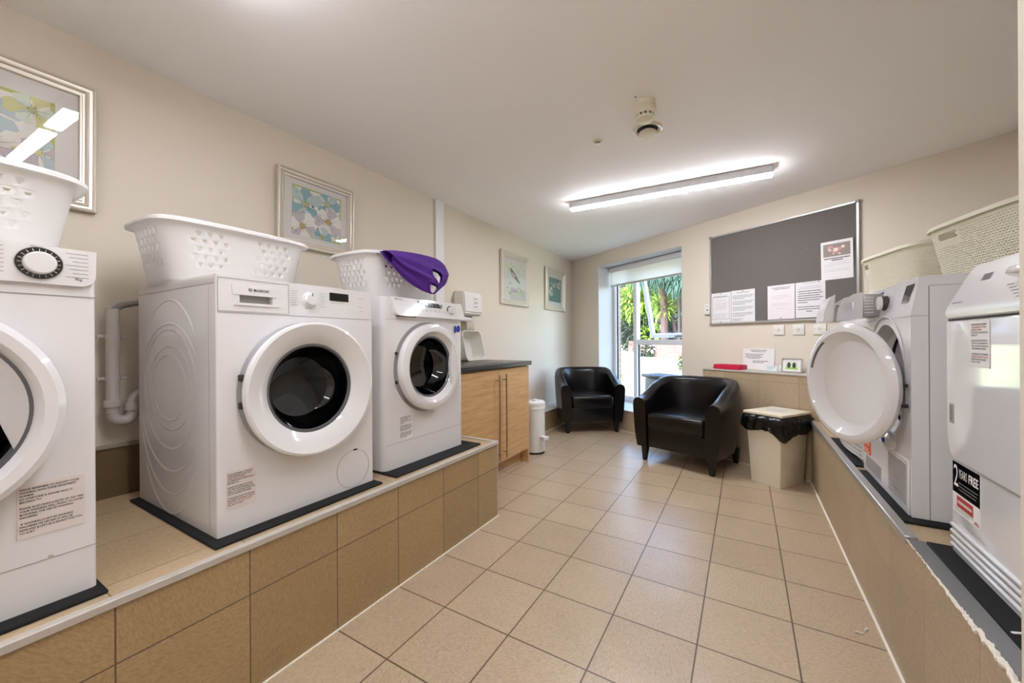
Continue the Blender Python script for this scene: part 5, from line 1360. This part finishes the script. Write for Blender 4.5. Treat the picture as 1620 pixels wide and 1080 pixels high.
pr_lines(t5, w_, h_, [(0, 1), (.3, .75)], M_ink, .014, .007, 10, .56, .1); pr_lines(t5, w_, h_, [(.2, .9), (0, 1), (0, .4), None, (0, 1), (0, 1), None, None, None, (.3, .7)], M_inkg, .0125, .0012, 11, .43, .1)
pin(t5, 0, .985 * h_, M_chrome)
for k, (s_, z_) in enumerate(((-.126, 1.802), (-.416, 1.632), (-.026, 2.046))):
    bm = nbm(); box(bm, -.0025, .0025, -.003, 0, 0, .005, .001, 1); o = finish(bm, 'drawing_pin', M_chrome, None); o.location = far(s_, -.0165, z_); o.rotation_euler = (0, 0, FA)
    tag(o, ('bright drawing pin left of the poster on the board', 'tiny drawing pin low in the middle of the board', 'tiny drawing pin near the top right of the board')[k], 'pin')
# thermostat and the blank fused spurs
sn = thing('wall_sensor', 'small white sensor box on the wall just left of the notice board', 'sensor', far(-.999, -.0, 1.325), FA)
bm = nbm(); box(bm, -.030, .030, -.020, 0, 0, .105, .005, 2); finish(bm, 'case', M_disp, sn)
bm = nbm(); box(bm, .0, .014, -.0212, -.0195, .040, .052); box(bm, -.010, .018, -.0212, -.0195, .080, .084); finish(bm, 'switch', M_dark, sn, smooth=0)
for k, s_ in enumerate((-.339, -.190, -.040)):
    sp = thing('fused_spur', ('white electrical plate under the board, leftmost of three', 'white electrical plate under the board, middle of three', 'white electrical plate under the board, rightmost and nearest the dryer door')[k], 'electrical plate', far(s_, -.0, 1.112), FA, 'white electrical plates under the notice board')
    bm = nbm(); box(bm, -.043, .043, -.010, 0, 0, .086, .003, 2); finish(bm, 'plate', M_disp, sp)
    bm = nbm(); box(bm, -.012, .012, -.0115, -.0095, .031, .055, .002, 1); finish(bm, 'fuse_carrier', mat('plate_grey', '#cfcdca', .4), sp)
    for sx in (-1, 1):
        bm = nbm(); lathe(bm, (sx * .030, -.010, .043), 'Y', [(.003, 0), (.003, -.0012), (0, -.0014)], 10); finish(bm, 'screw', M_seam, sp)
# things on the tall ledge (top at .804)
LT = .8045
tr = thing('plastic_box', 'bright red plastic box lying on the tiled ledge', 'box', far(-.70, -.12, LT), FA)
bm = nbm(); box(bm, -.125, .125, -.06, .06, 0, .040, .006, 2); finish(bm, 'body', M_red, tr)
bm = nbm(); box(bm, -.119, .119, -.054, .054, .0405, .044, .002, 1); finish(bm, 'lid', M_red, tr)
n1, w_, h_ = sheet_paper('paper_notice', 'white printed instruction sheet standing on the ledge behind the red box', -.645, -.375, LT + .001, LT + .19, d=-.012, m=M_paper, tilt=R(-3))
pr_lines(n1, w_, h_, [(.2, .8), (.25, .75), None, (.0, .7), (.05, .6), (.0, .65), (.1, .55), None, (.3, .85), (.3, .7)], M_ink, .012, .0045, 14)
n2, w_, h_ = sheet_paper('card', 'small pale blue card leaning on the ledge between the sheet and the photo frame', -.43, -.335, LT + .001, LT + .045, d=-.05, m=mat('card_blue', '#d5e2e4', .6), tilt=R(-15), cat='card')
pr_lines(n2, w_, h_, [(.1, .9), (.1, .7)], M_inkg, .012, .003, 15, .8)
rd = thing('round_ornament', 'small round white object on the ledge left of the photo frame', 'ornament', far(-.30, -.05, LT), FA)
bm = nbm(); lathe(bm, (0, 0, 0), 'Z', [(0, 0), (.018, 0), (.022, .02), (.018, .045), (.008, .055), (0, .056)], 24); finish(bm, 'body', M_disp, rd)
fr_ = thing('photo_frame', 'small silver photo frame with a green garden picture, on the ledge', 'photo frame', far(-.205, -.085, LT + .001), FA)
bm = nbm(); W_, H_ = .15, .115
box(bm, -W_ / 2, W_ / 2, -.012, 0, 0, .008); box(bm, -W_ / 2, W_ / 2, -.012, 0, H_ - .008, H_); box(bm, -W_ / 2, -W_ / 2 + .008, -.012, 0, .008, H_ - .008); box(bm, W_ / 2 - .008, W_ / 2, -.012, 0, .008, H_ - .008)
finish(bm, 'frame', M_alu, fr_, smooth=0)
bm = nbm(); box(bm, -W_ / 2 + .008, W_ / 2 - .008, -.006, -.001, .008, H_ - .008); finish(bm, 'mount', M_paper, fr_, smooth=0)
bm = nbm(); face(bm, [(-.045, -.0065, .025), (.045, -.0065, .025), (.045, -.0065, .09), (-.045, -.0065, .09)], 0); face(bm, [(-.045, -.0067, .025), (.045, -.0067, .025), (.045, -.0067, .042), (-.045, -.0067, .042)], 1)
for cx0 in (-.02, .018): face(bm, [(cx0 + .014 * math.cos(q * PI / 5), -.0069, .058 + .024 * math.sin(q * PI / 5)) for q in range(10)], 2)
finish(bm, 'print', (PAL['pale'], mat('print_lawn', '#9ecb63', .6), mat('print_tree', '#3f4a33', .6)), fr_, smooth=0, thick=-1)
fr_.rotation_euler = (R(-8), 0, FA)
gl = thing('wire_piece', 'thin grey wire piece lying at the left end of the tiled ledge', 'wire', far(-.83, -.11, LT), FA)
bm = nbm(); tube(bm, [(-.05, 0, .004), (0, .01, .006), (.05, .0, .004)], .0015, 6); tube(bm, [(-.03, -.02, .003), (.04, -.015, .005)], .0015, 6); finish(bm, 'wire', M_inkg, gl)

# ------------------------------------------------------------------ ceiling fittings
def on_ceiling(name, label, cat, x, y): return thing(name, label, cat, (x, y, ZC), 0)
sm = on_ceiling('smoke_detector', 'cream domed smoke detector on the ceiling', 'smoke detector', .629, 1.10)
bm = nbm(); lathe(bm, (0, 0, 0), 'Z', [(0, 0), (.050, 0), (.050, -.012), (.045, -.022), (.048, -.024), (.054, -.040), (.052, -.056), (.044, -.064)], 48); finish(bm, 'base', M_detect, sm)
bm = nbm(); lathe(bm, (0, 0, 0), 'Z', [(.040, -.062), (.040, -.076)], 48); finish(bm, 'sensing_gap', M_dark, sm)
bm = nbm()
for q in range(12): box(bm, .036, .044, -.006, .006, -.077, -.060, mx=Matrix.Rotation(2 * PI * q / 12, 4, 'Z'))
lathe(bm, (0, 0, 0), 'Z', [(.044, -.075), (.042, -.086), (.028, -.092), (0, -.093)], 48); finish(bm, 'cap', M_detect, sm)
vt = on_ceiling('ceiling_vent', 'round cream extract valve on the ceiling beside the smoke detector', 'vent', .588, 1.358)
bm = nbm(); lathe(bm, (0, 0, 0), 'Z', [(.080, 0), (.080, -.006), (.070, -.012), (.060, -.008), (.056, -.001)], 56); finish(bm, 'flange', M_detect, vt)
bm = nbm(); lathe(bm, (0, 0, 0), 'Z', [(.0565, -.002), (0, -.002)], 40); finish(bm, 'throat', M_dark, vt)
bm = nbm(); lathe(bm, (0, 0, 0), 'Z', [(0, -.010), (.030, -.010), (.046, -.020), (.047, -.028), (.043, -.032), (0, -.034)], 48); finish(bm, 'valve_disc', M_detect, vt)
em = on_ceiling('emergency_light', 'tiny round emergency light on the ceiling left of the vent', 'emergency light', .305, 1.347)
bm = nbm(); lathe(bm, (0, 0, 0), 'Z', [(.030, 0), (.030, -.004), (.020, -.006), (.018, -.003)], 36); finish(bm, 'bezel', M_detect, em)
bm = nbm(); lathe(bm, (0, 0, 0), 'Z', [(.018, -.002), (0, -.002)], 24); finish(bm, 'reflector', M_seam, em)
bm = nbm(); lathe(bm, (-.006, 0, 0), 'Z', [(.007, -.002), (.006, -.010), (0, -.012)], 16); lathe(bm, (.009, .003, 0), 'Z', [(.003, -.002), (.003, -.006), (0, -.007)], 12); finish(bm, 'lens', M_chrome, em)
sw = on_ceiling('ceiling_screw', 'small dark screw in the ceiling beside the smoke detector', 'screw', .600, 1.026)
bm = nbm(); lathe(bm, (0, 0, 0), 'Z', [(.005, 0), (.004, -.004), (0, -.005)], 12); finish(bm, 'head', M_seam, sw)

# scraps of lint on the floor
for k, (x, y, a) in enumerate(((1.405, .955, .3), (1.432, .989, 1.2))):
    bm = nbm(); tube(bm, [(-.012, 0, .003), (-.004, .004, .004), (.004, -.002, .004), (.013, .003, .002)], .0026, 6)
    o = finish(bm, 'lint', M_dust); o.location = (x, y, 0); o.rotation_euler = (0, 0, a); tag(o, ('small scrap of pale lint on the floor, nearer the camera', 'small scrap of pale lint on the floor, nearer the right plinth')[k], 'lint')
bm = nbm(); box(bm, -.012, .012, -.003, .003, 0, .003, .001, 1); o = finish(bm, 'paper_scrap', M_paper); o.location = (1.53, .30, .4715); o.rotation_euler = (0, 0, .4); tag(o, 'tiny white scrap on the rubber mat at the right edge', 'scrap')
